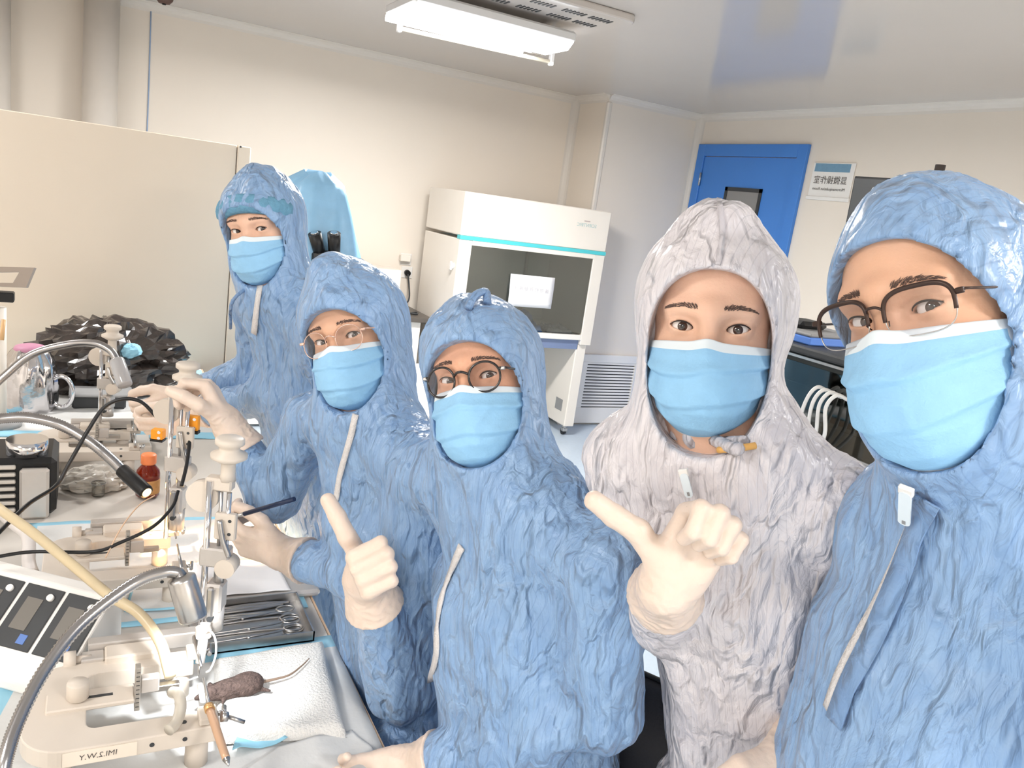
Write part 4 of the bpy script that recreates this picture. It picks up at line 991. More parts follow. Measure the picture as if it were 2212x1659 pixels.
# ---- gloved hands
def hand(p, k, ydir, xdir, curls, thumb, seed, **kw):
    sh, el, wr_ = p['arms'][k]
    d = unit(wr_-el); w_ = wr_+d*0.035
    return make_glove(p['root'], w_, ydir, xdir, curls, thumb, el, hs=kw.pop('hs', 0.95), seed=seed, **kw)
# thumbs-up at the table, back of the hand towards the camera
hand(P3, 0, RT3(0.12, 0.30, 0.90), RT3(-0.42, 0.90, -0.1), [(84, 96, 50), (82, 98, 50), (82, 98, 50), (84, 96, 50)], [(0.72, 0.45, 0.12), (1.0, 0.10, 0.05), (1.0, 0.0, 0.1)], 1, hs=1.02, flip=True)
# the other hand resting on the table
hand(P3, 1, RT3(-0.95, -0.12, 0.25), RT3(0.05, -0.8, 0.5), [(35, 40, 25), (35, 45, 25), (38, 45, 25), (40, 45, 25)], [(0.5, 0.8, -0.3), (0.2, 0.95, -0.3), (0.1, 1, -0.2)], 2)
# white coverall: thumb pointing, palm side towards the camera
hand(P4, 0, RT3(0.42, 0.80, 0.25), RT3(-0.85, 0.40, 0.1), [(58, 100, 62), (60, 102, 62), (62, 102, 62), (64, 100, 62)], [(0.8, 0.45, 0.1), (0.98, 0.12, 0.05), (0.98, 0.2, 0.0)], 3, hs=0.98)
hand(P4, 1, RT3(-0.6, -0.6, 0.4), RT3(-0.5, 0.6, 0.5), [(30, 45, 25)]*4, [(0.5, 0.8, -0.3), (0.2, 0.95, -0.3), (0.1, 1, -0.2)], 4)
# rear manipulator knob held between thumb and fingers
hand(P2, 0, RT3(-0.42, 0.86, 0.05), RT3(0.1, 0.1, 0.95), [(58, 62, 40), (62, 64, 40), (66, 66, 40), (70, 66, 40)], [(0.55, 0.75, -0.35), (0.1, 0.85, -0.55), (-0.15, 0.75, -0.65)], 5, flip=True)
hand(P2, 1, RT3(-0.92, 0.30, 0.0), RT3(0.2, 0.75, 0.5), [(30, 45, 25), (36, 50, 30), (42, 52, 30), (45, 55, 30)], [(0.45, 0.85, -0.35), (0.1, 0.95, -0.3), (-0.1, 1, -0.25)], 6)
hand(P1, 0, RT3(-0.85, -0.35, 0.0), RT3(0.2, 0.7, 0.5), [(30, 40, 25)]*4, [(0.45, 0.85, -0.35), (0.1, 0.95, -0.3), (-0.1, 1, -0.25)], 7, h=0.003)
hand(P1, 1, RT3(-0.85, -0.35, 0.1), RT3(0.2, 0.7, 0.5), [(30, 40, 25)]*4, [(0.45, 0.85, -0.35), (0.1, 0.95, -0.3), (-0.1, 1, -0.25)], 8, h=0.003)
# ---- zips, pulls, ties
ribbon('zipper', P5['tree'], [(1985, 1100), (1955, 1180), (1905, 1290), (1860, 1370), (1815, 1460), (1790, 1530)], 0.010, M_zip, P5['root'])
ribbon('zipper_flap', P5['tree'], [(2010, 1075), (1975, 1180), (1925, 1300), (1885, 1390), (1840, 1480), (1810, 1560)], 0.022, M_blueSuit, P5['root'], lift=0.006)
ribbon('zipper', P3['tree'], [(1000, 1180), (975, 1240), (955, 1300), (947, 1360), (945, 1420), (930, 1470)], 0.013, M_zip, P3['root'])
ribbon('zipper', P2['tree'], [(770, 895), (755, 960), (738, 1020), (728, 1080)], 0.011, M_zip, P2['root'])
ribbon('zipper', P1['tree'], [(563, 620), (556, 670), (550, 720)], 0.014, M_zip, P1['root'])
def pull(p, a, b, w, name='zipper_pull'):
    q0, n0 = surf(p['tree'], *a, lift=0.012); q1, n1 = surf(p['tree'], *b, lift=0.012)
    if q0 is None or q1 is None: return
    ez_ = unit(q0-q1); n_ = unit(n0-(n0@ez_)*ez_); R = np.stack([np.cross(n_, ez_), n_, ez_], 1); L_ = np.linalg.norm(q0-q1)
    mb = MB(); poly = rrect(w, L_, w*0.45); mb.prism(poly, -0.0012, 0.0012, R=np.stack([R[:, 0], R[:, 2], -R[:, 1]], 1), o=(q0+q1)/2)
    o = mb.build(name, M_maskwhite, p['root'])
    MB().box(q1+ez_*w*0.5+n_*0.0014, (w*0.3, 0.0006, w*0.5), R=R).build('hole', M_grey, o)
    MB().box(q0+n_*(-0.002), (w*1.2, 0.005, w*1.0), R=R, bev=0.001).build('slider', M_white, o)
pull(P5, (1968, 1040), (1966, 1120), 0.011); pull(P4, (1480, 1015), (1500, 1065), 0.0095)
# collar tie of the white coverall
def tie(p, pts, r, m, name):
    q = [surf(p['tree'], *a, lift=b) for *a, b in pts]; q = [x[0] for x in q if x[0] is not None]
    if len(q) > 2: MB().tube(q, r, n=8, sub=5).build(name, m, p['root'])
for pts in ([(1455, 935, .006), (1490, 950, .016), (1520, 965, .014), (1560, 975, .010), (1610, 960, .006)], [(1520, 965, .016), (1495, 945, .030), (1482, 970, .022), (1515, 975, .016)], [(1530, 968, .016), (1580, 950, .026), (1600, 978, .02), (1545, 978, .016)]):
    tie(P4, pts, 0.0075, M_whiteSuit, 'collar_tie')
tie(P4, [(1560, 985, .008), (1600, 972, .012), (1630, 965, .006)], 0.004, mat('tie_orange', (222, 170, 96), 0.6), 'cord_tip')
tie(P1, [(560, 615, .01), (520, 650, .02), (500, 690, .02), (512, 700, .02)], 0.004, M_blueSuit, 'hood_tie')
# bouffant cap edge above the far person's forehead
E_, A_, hs_ = P1['E'], P1['A'], P1['hs']
Pc = np.zeros((31, 9, 3))
for i in range(31):
    a = rad(-78+156*i/30)
    for j in range(9):
        v_ = j/8; rr = np.interp(v_, [0, 0.25, 0.6, 1], [0.083, 0.094, 0.097, 0.088])*(1+0.02*math.sin(i*2.1)+0.012*math.sin(i*4.7+j))
        Pc[i, j] = E_+(A_@np.array([rr*math.sin(a), -0.068+rr*math.cos(a), 0.038+0.042*v_-0.022*abs(math.sin(a))**2]))*hs_
MB().grid(Pc).build('bouffant_cap', mat('cap_teal', (108, 160, 190), 0.8, noise=0.15, nscale=90, bump=0.6, bscale=160), P1['root'], solid=0.002)

tie(P3, [(1012, 672, .004), (1028, 656, .012), (1046, 648, .012), (1052, 660, .004)], 0.006, M_blueSuit, 'hood_tuck')
ribbon('hood_seam', P4['tree'], [(1553, 432), (1558, 470), (1560, 510), (1556, 545), (1551, 572)], 0.006, M_whiteSuit, P4['root'], lift=0.0015)
# ================================================================== WORK TABLE AND INSTRUMENTS
TZ = 0.80
XT = onz(690, 1320, TZ)[0]
M_top = mat('table_top_white', (206, 200, 192), 0.4, noise=0.03)
M_edge = mat('table_edge_beige', (206, 176, 148), 0.5)
tb_ = thing('work_table', 'long white lab table carrying the instruments', 'table', (-0.1, 2.1, 0))
MB().bx((-0.75, 0.45, TZ-0.028), (XT-0.004, 3.70, TZ), bev=0.003).build('table_top', M_top, tb_)
MB().bx((XT-0.004, 0.45, TZ-0.03), (XT, 3.70, TZ-0.001)).build('edge_band', M_edge, tb_)
for xx in (-0.7, XT-0.08):
    for yy in (0.55, 2.05, 3.6): MB().bx((xx, yy-0.025, 0), (xx+0.05, yy+0.025, TZ-0.028), bev=0.003).build('leg', M_alu, tb_)
MB().bx((-0.7, 0.53, TZ-0.09), (XT-0.05, 0.57, TZ-0.028)).build('apron', M_alu, tb_)
M_padw = mat('pad_white', (214, 214, 212), 0.8, noise=0.02, bump=0.2, bscale=90)
M_padb = mat('pad_blue', (150, 204, 226), 0.6, noise=0.08, nscale=12, bump=0.3, bscale=25)
M_towel = mat('paper_towel', (222, 220, 216), 0.9, noise=0.02, bump=0.9, bscale=240)
def sheet(name, label, cat, corners, m, z0, seed=0, amp=0.004, n=(26, 26), border=None, droop=None, group=None, kindz=None):
    """corners: four floor-plan points (x,y); lies on z0"""
    c = np.array([(p[0], p[1]) for p in corners]); nu, nv = n; P = np.zeros((nu, nv, 3))
    for i in range(nu):
        for j in range(nv):
            u, v_ = i/(nu-1), j/(nv-1); P[i, j, :2] = (1-u)*(1-v_)*c[0]+u*(1-v_)*c[1]+u*v_*c[2]+(1-u)*v_*c[3]
    fl = P.reshape(-1, 3)*np.array([9, 9, 0])+seed
    nz = (0.7*ridged(warp(fl, 0.6, 0.7, seed), seed)+0.6*vnoise(fl*1.7, seed+3)).reshape(nu, nv)
    P[..., 2] = z0+0.001+amp*np.clip(nz, 0, 1.3)
    if droop:
        over = np.clip(P[..., 0]-droop, 0, 1); P[..., 2] -= over*2.2; P[..., 0] -= over*0.85
        P[..., 2] = np.where(over > 0, np.minimum(P[..., 2], z0+0.002), P[..., 2])
    mb = MB(); mb.grid(P)
    mats_ = [m]
    if border:
        iu = np.repeat(np.arange(nu-1), nv-1); iv = np.tile(np.arange(nv-1), nu-1); k = border[1]
        mb.m = [1 if (i < k or i >= nu-1-k or j < k or j >= nv-1-k) else 0 for i, j in zip(iu, iv)]; mats_ = [m, border[0]]
    o = mb.build(name, mats_, solid=0.0012, recalc=False); return tag(o, label, cat, group)
def fp(x, y, z): p = onz(x, y, z); return (p[0], p[1])
# absorbent pads laid along the table
sheet('absorbent_pad', 'white absorbent pad with blue rim under the nearest frame', 'pad', [(-0.30, 0.62), (XT+0.05, 0.60), (XT+0.045, 1.43), (-0.12, 1.44)], M_padw, TZ, 3, 0.003, (40, 40), (M_padb, 2), droop=XT+0.002)
sheet('absorbent_pad', 'white absorbent pad with blue rim under the middle frame', 'pad', [(-0.12, 1.55), (XT-0.02, 1.55), (XT-0.02, 2.05), (-0.12, 2.08)], M_padw, TZ, 5, 0.003, (30, 30), (M_padb, 1))
sheet('absorbent_pad', 'white absorbent pad with blue rim at the far end of the table', 'pad', [(-0.25, 2.75), (XT-0.02, 2.7), (XT-0.01, 3.66), (-0.3, 3.66)], M_padw, TZ, 6, 0.004, (30, 30), (M_padb, 2))
sheet('blue_drape', 'crumpled light blue drape peeking out beside the paper towel', 'drape', [fp(500, 1640, TZ), fp(620, 1610, TZ), fp(600, 1590, TZ), fp(510, 1610, TZ)], M_padb, TZ+0.006, 8, 0.018, (16, 12))
sheet('white_cloth', 'white cloth lying in front of the paper towel', 'cloth', [fp(470, 1720, TZ), fp(900, 1720, TZ), fp(760, 1585, TZ), fp(600, 1625, TZ)], M_padw, TZ+0.004, 9, 0.012, (30, 20))
# ------------------------------------------------------------------ stereotaxic frames
M_frame = mat('frame_cream', (214, 203, 190), 0.42, metal=0.0, noise=0.03, nscale=20)
M_frame2 = mat('frame_satin', (206, 200, 194), 0.35, metal=0.5, noise=0.04, nscale=50)
M_scale = mat('scale_bar', (182, 176, 168), 0.4, metal=0.4, noise=0.15, nscale=220)
def uplate(o):
    out = []
    L_, Wd, r = 0.265, 0.218, 0.06
    for a in np.linspace(180, 270, 9): out.append((r+r*math.cos(rad(a)), r+r*math.sin(rad(a))))
    out += [(L_, 0.0), (L_, 0.042), (0.10, 0.042)]
    for a in np.linspace(270, 180, 6): out.append((0.10+0.016*math.cos(rad(a)), 0.058+0.016*math.sin(rad(a))))
    for a in np.linspace(180, 90, 6): out.append((0.10+0.016*math.cos(rad(a)), 0.166+0.016*math.sin(rad(a))))
    out += [(0.10, 0.182), (L_-0.02, 0.182), (L_-0.02, Wd)]
    for a in np.linspace(90, 180, 9): out.append((r+r*math.cos(rad(a)), Wd-r+r*math.sin(rad(a))))
    return [(x+o[0], y+o[1]) for x, y in out]
def frame(o, label, zt=0.075, mirror=False, detail=True):
    x, y = o; z = TZ+zt; fr = thing('stereotaxic_frame', label, 'instrument', (x+0.12, y+0.11, TZ), 'stereotaxic frames along the table')
    MB().prism(uplate(o), z-0.028, z).build('base_plate', M_frame, fr, bevel=0.002)
    for (fx, fy) in ((0.05, 0.05), (0.05, 0.17), (0.235, 0.02), (0.225, 0.2)):
        MB().cyl((x+fx, y+fy, TZ+0.003), (x+fx, y+fy, z-0.027), 0.017).build('foot', M_frame, fr)
    # side rail behind the far arm with clamp block and knob
    MB().bx((x+0.085, y+0.245, z-0.012), (x+0.262, y+0.268, z+0.016), bev=0.002).build('rail', M_frame2, fr)
    MB().bx((x+0.11, y+0.205, z-0.004), (x+0.19, y+0.245, z+0.012), bev=0.003).build('clamp_block', M_frame, fr)
    MB().bx((x+0.075, y+0.215, z-0.006), (x+0.11, y+0.243, z+0.006), bev=0.002).build('slide_block', M_frame2, fr)
    k = MB(); k.cyl((x+0.05, y+0.228, z), (x+0.068, y+0.228, z), 0.016); k.cyl((x+0.065, y+0.228, z), (x+0.09, y+0.228, z), 0.007); k.build('rail_knob', M_frame, fr)
    # middle tongue with slot, knob, upright scale
    tg = MB().bx((x+0.03, y+0.088, z-0.002), (x+0.15, y+0.134, z+0.006), bev=0.002).build('tongue_plate', M_frame, fr)
    MB().bx((x+0.085, y+0.108, z+0.006), (x+0.12, y+0.114, z+0.0066)).build('slot', M_dgrey, tg)
    MB().lathe((x+0.072, y+0.112, z+0.006), (0, 0, 1), [(0.013, 0), (0.0155, 0.003), (0.0155, 0.026), (0.014, 0.029)]).build('centre_knob', M_frame, fr)
    sp = MB().bx((x+0.150, y+0.094, z-0.02), (x+0.158, y+0.11, z+0.055), bev=0.001).build('scale_post', M_scale, fr)
    mk = MB()
    for i in range(9): mk.box((x+0.154, y+0.0938, z-0.012+i*0.0075), (0.005, 0.0005, 0.0012))
    mk.build('scale_marks', M_dgrey, sp)
    MB().bx((x+0.158, y+0.096, z+0.008), (x+0.185, y+0.112, z+0.034), bev=0.002).build('bite_bar_block', M_frame2, fr)
    MB().bx((x+0.178, y+0.098, z+0.006), (x+0.215, y+0.11, z+0.016), bev=0.001).build('bite_bar', M_steel, fr)
    for sx, fy in ((0.215, 0.021), (0.205, 0.2)):
        MB().cyl((x+sx, y+fy, z), (x+sx, y+fy, z+0.0006), 0.004).build('screw_hole', M_dgrey, fr)
    for sx in (0.17, 0.215): MB().cyl((x+sx, y-0.0006, z-0.014), (x+sx, y+0.001, z-0.014), 0.0035).build('side_screw', M_dgrey, fr)
    # ear bar holders at the open end
    for fy, d in ((0.021, 1), (0.2, -1)):
        h = MB().bx((x+0.235, y+fy-0.018, z), (x+0.262, y+fy+0.018, z+0.012), bev=0.002).build('ear_bar_holder', M_frame, fr)
        MB().cyl((x+0.25, y+fy-0.03*d, z+0.016), (x+0.25, y+0.11-0.016*d, z+0.022), 0.004, 0.002).build('ear_bar', M_steel, fr)
        t = MB(); t.cyl((x+0.262, y+fy, z+0.006), (x+0.272, y+fy, z+0.006), 0.004); t.cyl((x+0.27, y+fy-0.014, z+0.006), (x+0.274, y+fy+0.014, z+0.006), 0.004); t.build('thumb_screw', M_steel, h)
    return fr
FO = [(-0.077, 1.108), (-0.075, 1.61), (-0.13, 2.38)]
f1 = frame(FO[0], 'cream stereotaxic frame nearest the camera holding the mouse')
f2 = frame(FO[1], 'middle stereotaxic frame under the warm lamp')
f3 = frame(FO[2], 'farthest stereotaxic frame beyond the amber bottle')
# handwritten label on the nearest frame
lx, ly = FO[0]; zl_ = TZ+0.075-0.0145
lp = MB().bx((lx+0.055, ly-0.0012, zl_-0.011), (lx+0.15, ly-0.0002, zl_+0.011)).build('tape_label', mat('label_tape', (232, 220, 204), 0.7), f1)
lettering('lettering', 'IMI.2.W.Y', M_ink, (lx+0.1, ly-0.0015, zl_), V3(1, 0, 0), V3(0.1, 0, 1), 0.012, f1, mirror=True, depth=0.0002)
# ------------------------------------------------------------------ manipulator arms
def manipulator(base, label, h=0.34, sgn=1, knob=True, warm=False, tilt=0.0):
    b = np.array(base, float); t = thing('manipulator_arm', label, 'instrument', b, 'manipulator arms clamped to the frames')
    R = np.stack([RI*1.0-0*UP, unit(np.cross(V3(0, 0, 1), RI)), V3(0, 0, 1)], 1); R[:, 0] = unit(V3(RI[0], RI[1], 0)); R[:, 1] = np.cross(V3(0, 0, 1), R[:, 0])
    def p(x, y, z): return b+R@np.array([x, y, z])
    MB().cyl(p(0, 0, 0.01), p(0, 0, h*0.16), 0.0165).box(p(0, 0, h*0.22), (0.03, 0.034, h*0.16), R=R, bev=0.004).build('swivel_base', M_frame2, t)
    MB().box(p(-0.002, 0.0, h*0.20), (0.012, 0.05, h*0.18), R=R, bev=0.003).build('clevis', M_steel, t)
    MB().cyl(p(0, -0.026, h*0.12), p(0, 0.026, h*0.12), 0.005).build('pivot_pin', M_dgrey, t)
    MB().cyl(p(0.004, 0, h*0.26), p(0.004, 0, h*0.46), 0.009).build('lower_post', M_steel, t)
    MB().cyl(p(-0.017, -0.012, -0.01), p(-0.017, -0.012, h*0.86), 0.0055).build('guide_rod', M_chrome, t)
    MB().cyl(p(0.014, -0.004, h*0.40), p(0.014, -0.004, h*0.80), 0.0042).build('guide_rod', M_chrome, t)
    MB().cyl(p(0.0, -0.002, h*0.42), p(0.0, -0.002, h*0.84), 0.003).build('lead_screw', M_steel, t)
    MB().box(p(-0.002, -0.004, h*0.45), (0.05, 0.028, 0.035), R=R, bev=0.003).build('lower_carriage', M_frame2, t)
    MB().cyl(p(0.018, -0.02, h*0.40), p(0.018, 0.014, h*0.40), 0.017).build('clamp_wheel', M_frame, t)
    MB().box(p(0.012, -0.006, h*0.62), (0.036, 0.012, 0.048), R=R, bev=0.002).build('vernier_plate', M_frame, t)
    for dz in (-0.012, 0.012): MB().cyl(p(0.02, -0.0125, h*0.62+dz), p(0.02, -0.0118, h*0.62+dz), 0.003).build('plate_hole', M_dgrey, t)
    MB().tube([p(0.004, -0.016, h*0.66), p(0.012, -0.018, h*0.56), p(0.024, -0.016, h*0.47)], 0.005, n=10).build('lock_lever', M_steel, t)
    MB().cyl(p(-0.032, -0.006, h*0.76), p(-0.032, 0.012, h*0.76), 0.027, n=32).build('side_wheel', M_frame, t)
    MB().box(p(-0.004, 0, h*0.84), (0.045, 0.024, 0.022), R=R, bev=0.003).build('top_carriage', M_frame, t)
    MB().lathe(p(0.008, 0, h*0.86), (0, 0, 1), [(0.014, 0), (0.012, 0.012), (0.012, 0.03), (0.015, 0.033)]).build('knob_neck', M_frame, t)
    MB().lathe(p(0.008, 0, h*0.86+0.033), (0, 0, 1), [(0.016, 0), (0.030, 0.008), (0.030, 0.014), (0.017, 0.020), (0.017, 0.027), (0.024, 0.032), (0.024, 0.040), (0.020, 0.043)]).build('top_knob', M_frame, t)
    return t, p
b1 = onz(462, 1345, TZ+0.115)
m1, mp1 = manipulator(b1-V3(0, 0, 0.02), 'cream manipulator arm standing at the nearest frame', h=0.335)
b2 = onz(380, 1150, TZ+0.10)
m2, mp2 = manipulator(b2, 'warm-lit manipulator arm whose knob is held by a gloved hand', h=0.36)
b3 = onz(232, 905, TZ+0.10)
m3, mp3 = manipulator(b3, 'chrome manipulator arm at the farthest frame', h=0.25)
# probe holder reaching down to the mouse
ph = thing('probe_holder', 'white probe holder pointing down at the mouse head', 'instrument', b1)
pa = atd(444, 1345, 1.37); pb_ = atd(432, 1432, 1.36)
MB().cyl(pa, pb_, 0.0085, 0.0075).build('barrel', M_white, ph)
MB().cyl(pb_, pb_+(pb_-pa)*0.35, 0.003, 0.001).build('needle', M_steel, ph)
MB().box((pa+pb_)/2+V3(0.0, 0, 0.02), (0.024, 0.02, 0.02), bev=0.003).build('clamp', M_frame, ph)
def cable(name, label, pts, r, m, cat='cable', n=8, sub=8, ridges=None):
    return tag(MB().tube([atd(*p) for p in pts], r, n=n, sub=sub, ridges=ridges).build(name, m), label, cat)
M_cablew = mat('white_lead', (234, 232, 230), 0.5)
cable('probe_lead', 'thin white lead looping beside the probe holder', [(440, 1372, 1.36), (452, 1362, 1.33), (465, 1380, 1.32), (466, 1415, 1.32), (455, 1445, 1.32), (446, 1452, 1.33)], 0.0017, M_cablew)
cable('probe_lead', 'thin white lead running left from the mouse head', [(428, 1462, 1.33), (400, 1470, 1.32), (372, 1462, 1.30), (355, 1440, 1.29), (352, 1418, 1.29)], 0.0014, M_cablew)
# ------------------------------------------------------------------ goosenecks
M_goose = mat('gooseneck_steel', (170, 168, 168), 0.25, metal=1.0)
def goose(name, label, pts, r, head_dir, head_len, head_r, head_mat, lamp=None, ringed=True, tip=None):
    Pw = [atd(*p) for p in pts]; t = thing(name, label, 'lamp', (Pw[0][0], Pw[0][1], TZ))
    MB().tube(Pw, r, n=14, sub=26 if ringed else 8, ridges=True if ringed else None).build('gooseneck', M_goose, t)
    e = Pw[-1]; d = unit(head_dir)
    prof = [(head_r*0.5, -0.004), (head_r*0.97, 0.0), (head_r, 0.004), (head_r, head_len*0.22), (head_r*1.02, head_len*0.24), (head_r*1.02, head_len-0.004), (head_r*0.95, head_len)]
    MB().lathe(e, d, prof, n=32).build('lamp_head', head_mat, t)
    return t, e+d*head_len, d
h1 = atd(392, 1246, 1.20); h1b = atd(418, 1335, 1.21)
g1, e1, d1 = goose('gooseneck_lamp', 'steel gooseneck lamp arching over the nearest frame', [(2, 1700, 0.98), (12, 1640, 0.99), (38, 1560, 1.02), (95, 1450, 1.07), (175, 1348, 1.12), (285, 1263, 1.17), (352, 1237, 1.19), (384, 1238, 1.20), (392, 1248, 1.20)], 0.0088, h1b-h1, np.linalg.norm(h1b-h1), 0.0205, M_steel)
MB().cyl(e1, e1+d1*0.001, 0.016).build('lamp_lens', mat('led_lens', (250, 252, 255), 0.2, emit=(240, 246, 255), estr=6), g1)
MB().lathe((atd(2, 1700, 0.98)[0], atd(2, 1700, 0.98)[1], TZ+0.001), (0, 0, 1), [(0.05, 0), (0.05, 0.012), (0.02, 0.02), (0.012, max(0.03, atd(2, 1700, 0.98)[2]-TZ))]).build('lamp_base', M_black, g1)
def spot(name, o, target, power, angle, color, r=0.008):
    l = bpy.data.lights.new(name, 'SPOT'); l.energy = power; l.spot_size = rad(angle); l.spot_blend = 0.6; l.color = color; l.shadow_soft_size = r
    ob = bpy.data.objects.new(name, l); COL.objects.link(ob); ob.location = o
    ob.rotation_euler = Vector(np.array(target)-np.array(o)).to_track_quat('-Z', 'Y').to_euler(); return ob
tgt1 = onz(455, 1475, TZ+0.03)
spot('gooseneck_led', e1+unit(tgt1-e1)*0.006, tgt1, 6, 90, (0.95, 0.98, 1.0))
g2, e2, d2 = goose('gooseneck_lamp', 'corrugated gooseneck light guide with black tip and warm light', [(-40, 905, 1.72), (0, 904, 1.74), (60, 902, 1.76), (130, 918, 1.78), (195, 955, 1.78), (240, 992, 1.78), (264, 1016, 1.78)], 0.0112, atd(326, 1072, 1.74)-atd(264, 1016, 1.78), 0.09, 0.0155, M_black)
e2b = atd(330, 1076, 1.735); tgt2 = onz(402, 1165, TZ+0.06)
MB().cyl(e2-d2*0.0005, e2+d2*0.0012, 0.010).build('lamp_lens', mat('halogen_lens', (255, 220, 160), 0.2, emit=(255, 190, 110), estr=25), g2)
spot('warm_light_guide', e2+unit(tgt2-e2)*0.008, tgt2, 36, 84, (1.0, 0.60, 0.28), 0.006)
g3, e3, d3 = goose('gooseneck_lamp', 'pale gooseneck lamp with clear cap in front of the black bag', [(-30, 850, 2.02), (10, 812, 2.04), (70, 765, 2.06), (150, 743, 2.08), (205, 742, 2.08), (238, 757, 2.08), (252, 778, 2.08)], 0.0098, atd(272, 838, 2.06)-atd(252, 778, 2.08), 0.075, 0.0185, mat('clear_cap', (206, 204, 204), 0.15, trans=0.35), ringed=False)
for g_ in (g2, g3):
    q = V3(-0.40, 2.0 if g_ is g2 else 2.35, TZ)
    MB().bx(q+V3(-0.08, -0.09, 0.001), q+V3(0.08, 0.09, 0.14), bev=0.008).build('lamp_box', M_dgrey, g_)
# ------------------------------------------------------------------ tubing and wires
M_sil = mat('silicone_tube', (226, 208, 172), 0.35, trans=0.25, noise=0.05)
cable('silicone_tube', 'yellowish silicone tube curving over the nearest frame', [(-40, 1065, 1.50), (0, 1100, 1.46), (70, 1150, 1.42), (150, 1215, 1.38), (235, 1285, 1.34), (300, 1325, 1.32), (345, 1385, 1.30), (362, 1440, 1.29), (368, 1462, 1.28)], 0.0088, M_sil, 'tube', n=14)
cable('silicone_tube', 'short clear tube bent down onto the nearest frame arm', [(372, 1495, 1.24), (386, 1500, 1.225), (390, 1530, 1.21), (380, 1562, 1.19), (364, 1578, 1.175)], 0.0085, mat('clear_tube', (222, 214, 200), 0.25, trans=0.4), 'tube', n=14)
cable('silicone_tube', 'thick white tube lying at the left edge of the table', [(-30, 1080, 1.75), (30, 1130, 1.70), (60, 1160, 1.68), (62, 1215, 1.64), (70, 1240, 1.62)], 0.013, mat('white_tube', (216, 210, 206), 0.4), 'tube', n=14)
cable('black_cable', 'black cable arching up to the orange connector', [(-10, 1158, 1.55), (60, 1090, 1.62), (120, 1050, 1.68), (150, 1000, 1.7), (190, 930, 1.72), (225, 880, 1.74), (265, 862, 1.75), (305, 868, 1.76), (338, 900, 1.77)], 0.0042, M_black)
cable('black_cable', 'black cable crossing the middle frame', [(-20, 1205, 1.45), (70, 1192, 1.48), (200, 1192, 1.50), (260, 1172, 1.52), (330, 1138, 1.55), (372, 1095, 1.58), (385, 1060, 1.6)], 0.0034, M_black)
cable('black_cable', 'black cable hanging from the orange terminal block', [(411, 930, 1.72), (408, 970, 1.70), (402, 1010, 1.68), (392, 1050, 1.66)], 0.0038, M_black)
cable('thin_wire', 'thin tan wire lying over the middle frame', [(228, 1205, 1.5), (262, 1140, 1.53), (300, 1092, 1.56), (335, 1070, 1.58)], 0.0013, mat('tan_wire', (214, 180, 150), 0.5))
# orange terminal blocks
M_orange = mat('terminal_orange', (244, 158, 36), 0.45)
for (x_, y_, D_, sz, lb_) in ((417, 913, 1.72, (0.026, 0.014, 0.032), 'orange terminal block with two screws beside the glove'), (342, 937, 1.78, (0.026, 0.02, 0.022), 'orange connector block on a black base')):
    c = atd(x_, y_, D_); t = thing('terminal_block', lb_, 'connector', c, 'orange connector blocks')
    R = np.stack([unit(V3(RI[0], RI[1], 0)), np.cross(V3(0, 0, 1), unit(V3(RI[0], RI[1], 0))), V3(0, 0, 1)], 1)
    MB().box(c, sz, R=R, bev=0.0015).build('body', M_orange, t)
    for dz in (-0.3, 0.3): MB().cyl(c+R@V3(sz[0]*0.2, -sz[1]*0.5-0.001, sz[2]*dz), c+R@V3(sz[0]*0.2, -sz[1]*0.4, sz[2]*dz), 0.0035).build('screw', M_chrome, t)
    MB().box(c+V3(0, 0, -sz[2]*0.62), (sz[0]*1.05, sz[1]*1.1, sz[2]*0.2), R=R).build('base', M_black, t)
# ------------------------------------------------------------------ amber bottle
q = onz(318, 1072, TZ); bo = thing('amber_bottle', 'small amber bottle with orange screw cap', 'bottle', q)
MB().lathe(q+V3(0, 0, 0.004), (0, 0, 1), [(0.026, 0), (0.030, 0.003), (0.030, 0.062), (0.028, 0.072), (0.016, 0.088), (0.014, 0.094)], n=32).build('glass', mat('amber_glass', (140, 40, 14), 0.08, trans=0.5, ior=1.4), bo)
MB().lathe(q+V3(0, 0, 0.014), (0, 0, 1), [(0.0304, 0), (0.0306, 0.001), (0.0306, 0.038), (0.0304, 0.039)], n=32).build('label', mat('bottle_label', (206, 152, 92), 0.6, noise=0.2, nscale=80), bo)
MB().lathe(q+V3(0, 0, 0.094), (0, 0, 1), [(0.018, 0), (0.0195, 0.002), (0.0195, 0.024), (0.017, 0.027)], n=32).build('cap', mat('cap_orange', (240, 138, 84), 0.4), bo)
# ------------------------------------------------------------------ control console with dark windows
A0 = onz(-30, 1224, TZ+0.135); A1 = onz(242, 1292, TZ+0.135); wv = A1-A0; wv[2] = 0; Lw = np.linalg.norm(wv); wv = wv/Lw; nv_ = np.cross(V3(0, 0, 1), wv); nv_ = nv_ if nv_@(CAM-A0) > 0 else -nv_
co = thing('control_console', 'white control console with dark display windows at the left edge', 'instrument', ((A0+A1)/2*V3(1, 1, 0)+V3(0, 0, TZ)))
def cp(u, d, z): return A0+wv*u+nv_*d+V3(0, 0, z-(TZ+0.135))
zt_, zb_ = TZ+0.135, TZ+0.003
prof = [(-0.03, zb_), (0.125, zb_), (0.125, zb_+0.02), (0.105, zb_+0.045), (0.0, zt_), (-0.03, zt_)]
vv = [cp(-0.08, d, z) for d, z in prof]+[cp(Lw, d, z) for d, z in prof]; n = 6
MB().add(vv, [(i, (i+1) % n, n+(i+1) % n, n+i) for i in range(n)]+[tuple(range(n)), tuple(range(n, 2*n))]).build('case', M_white, co, bevel=0.004)
sl = unit(cp(0, 0.105, zb_+0.045)-cp(0, 0.0, zt_)); nn = unit(np.cross(wv, sl)); nn = nn if nn@nv_ > 0 else -nn
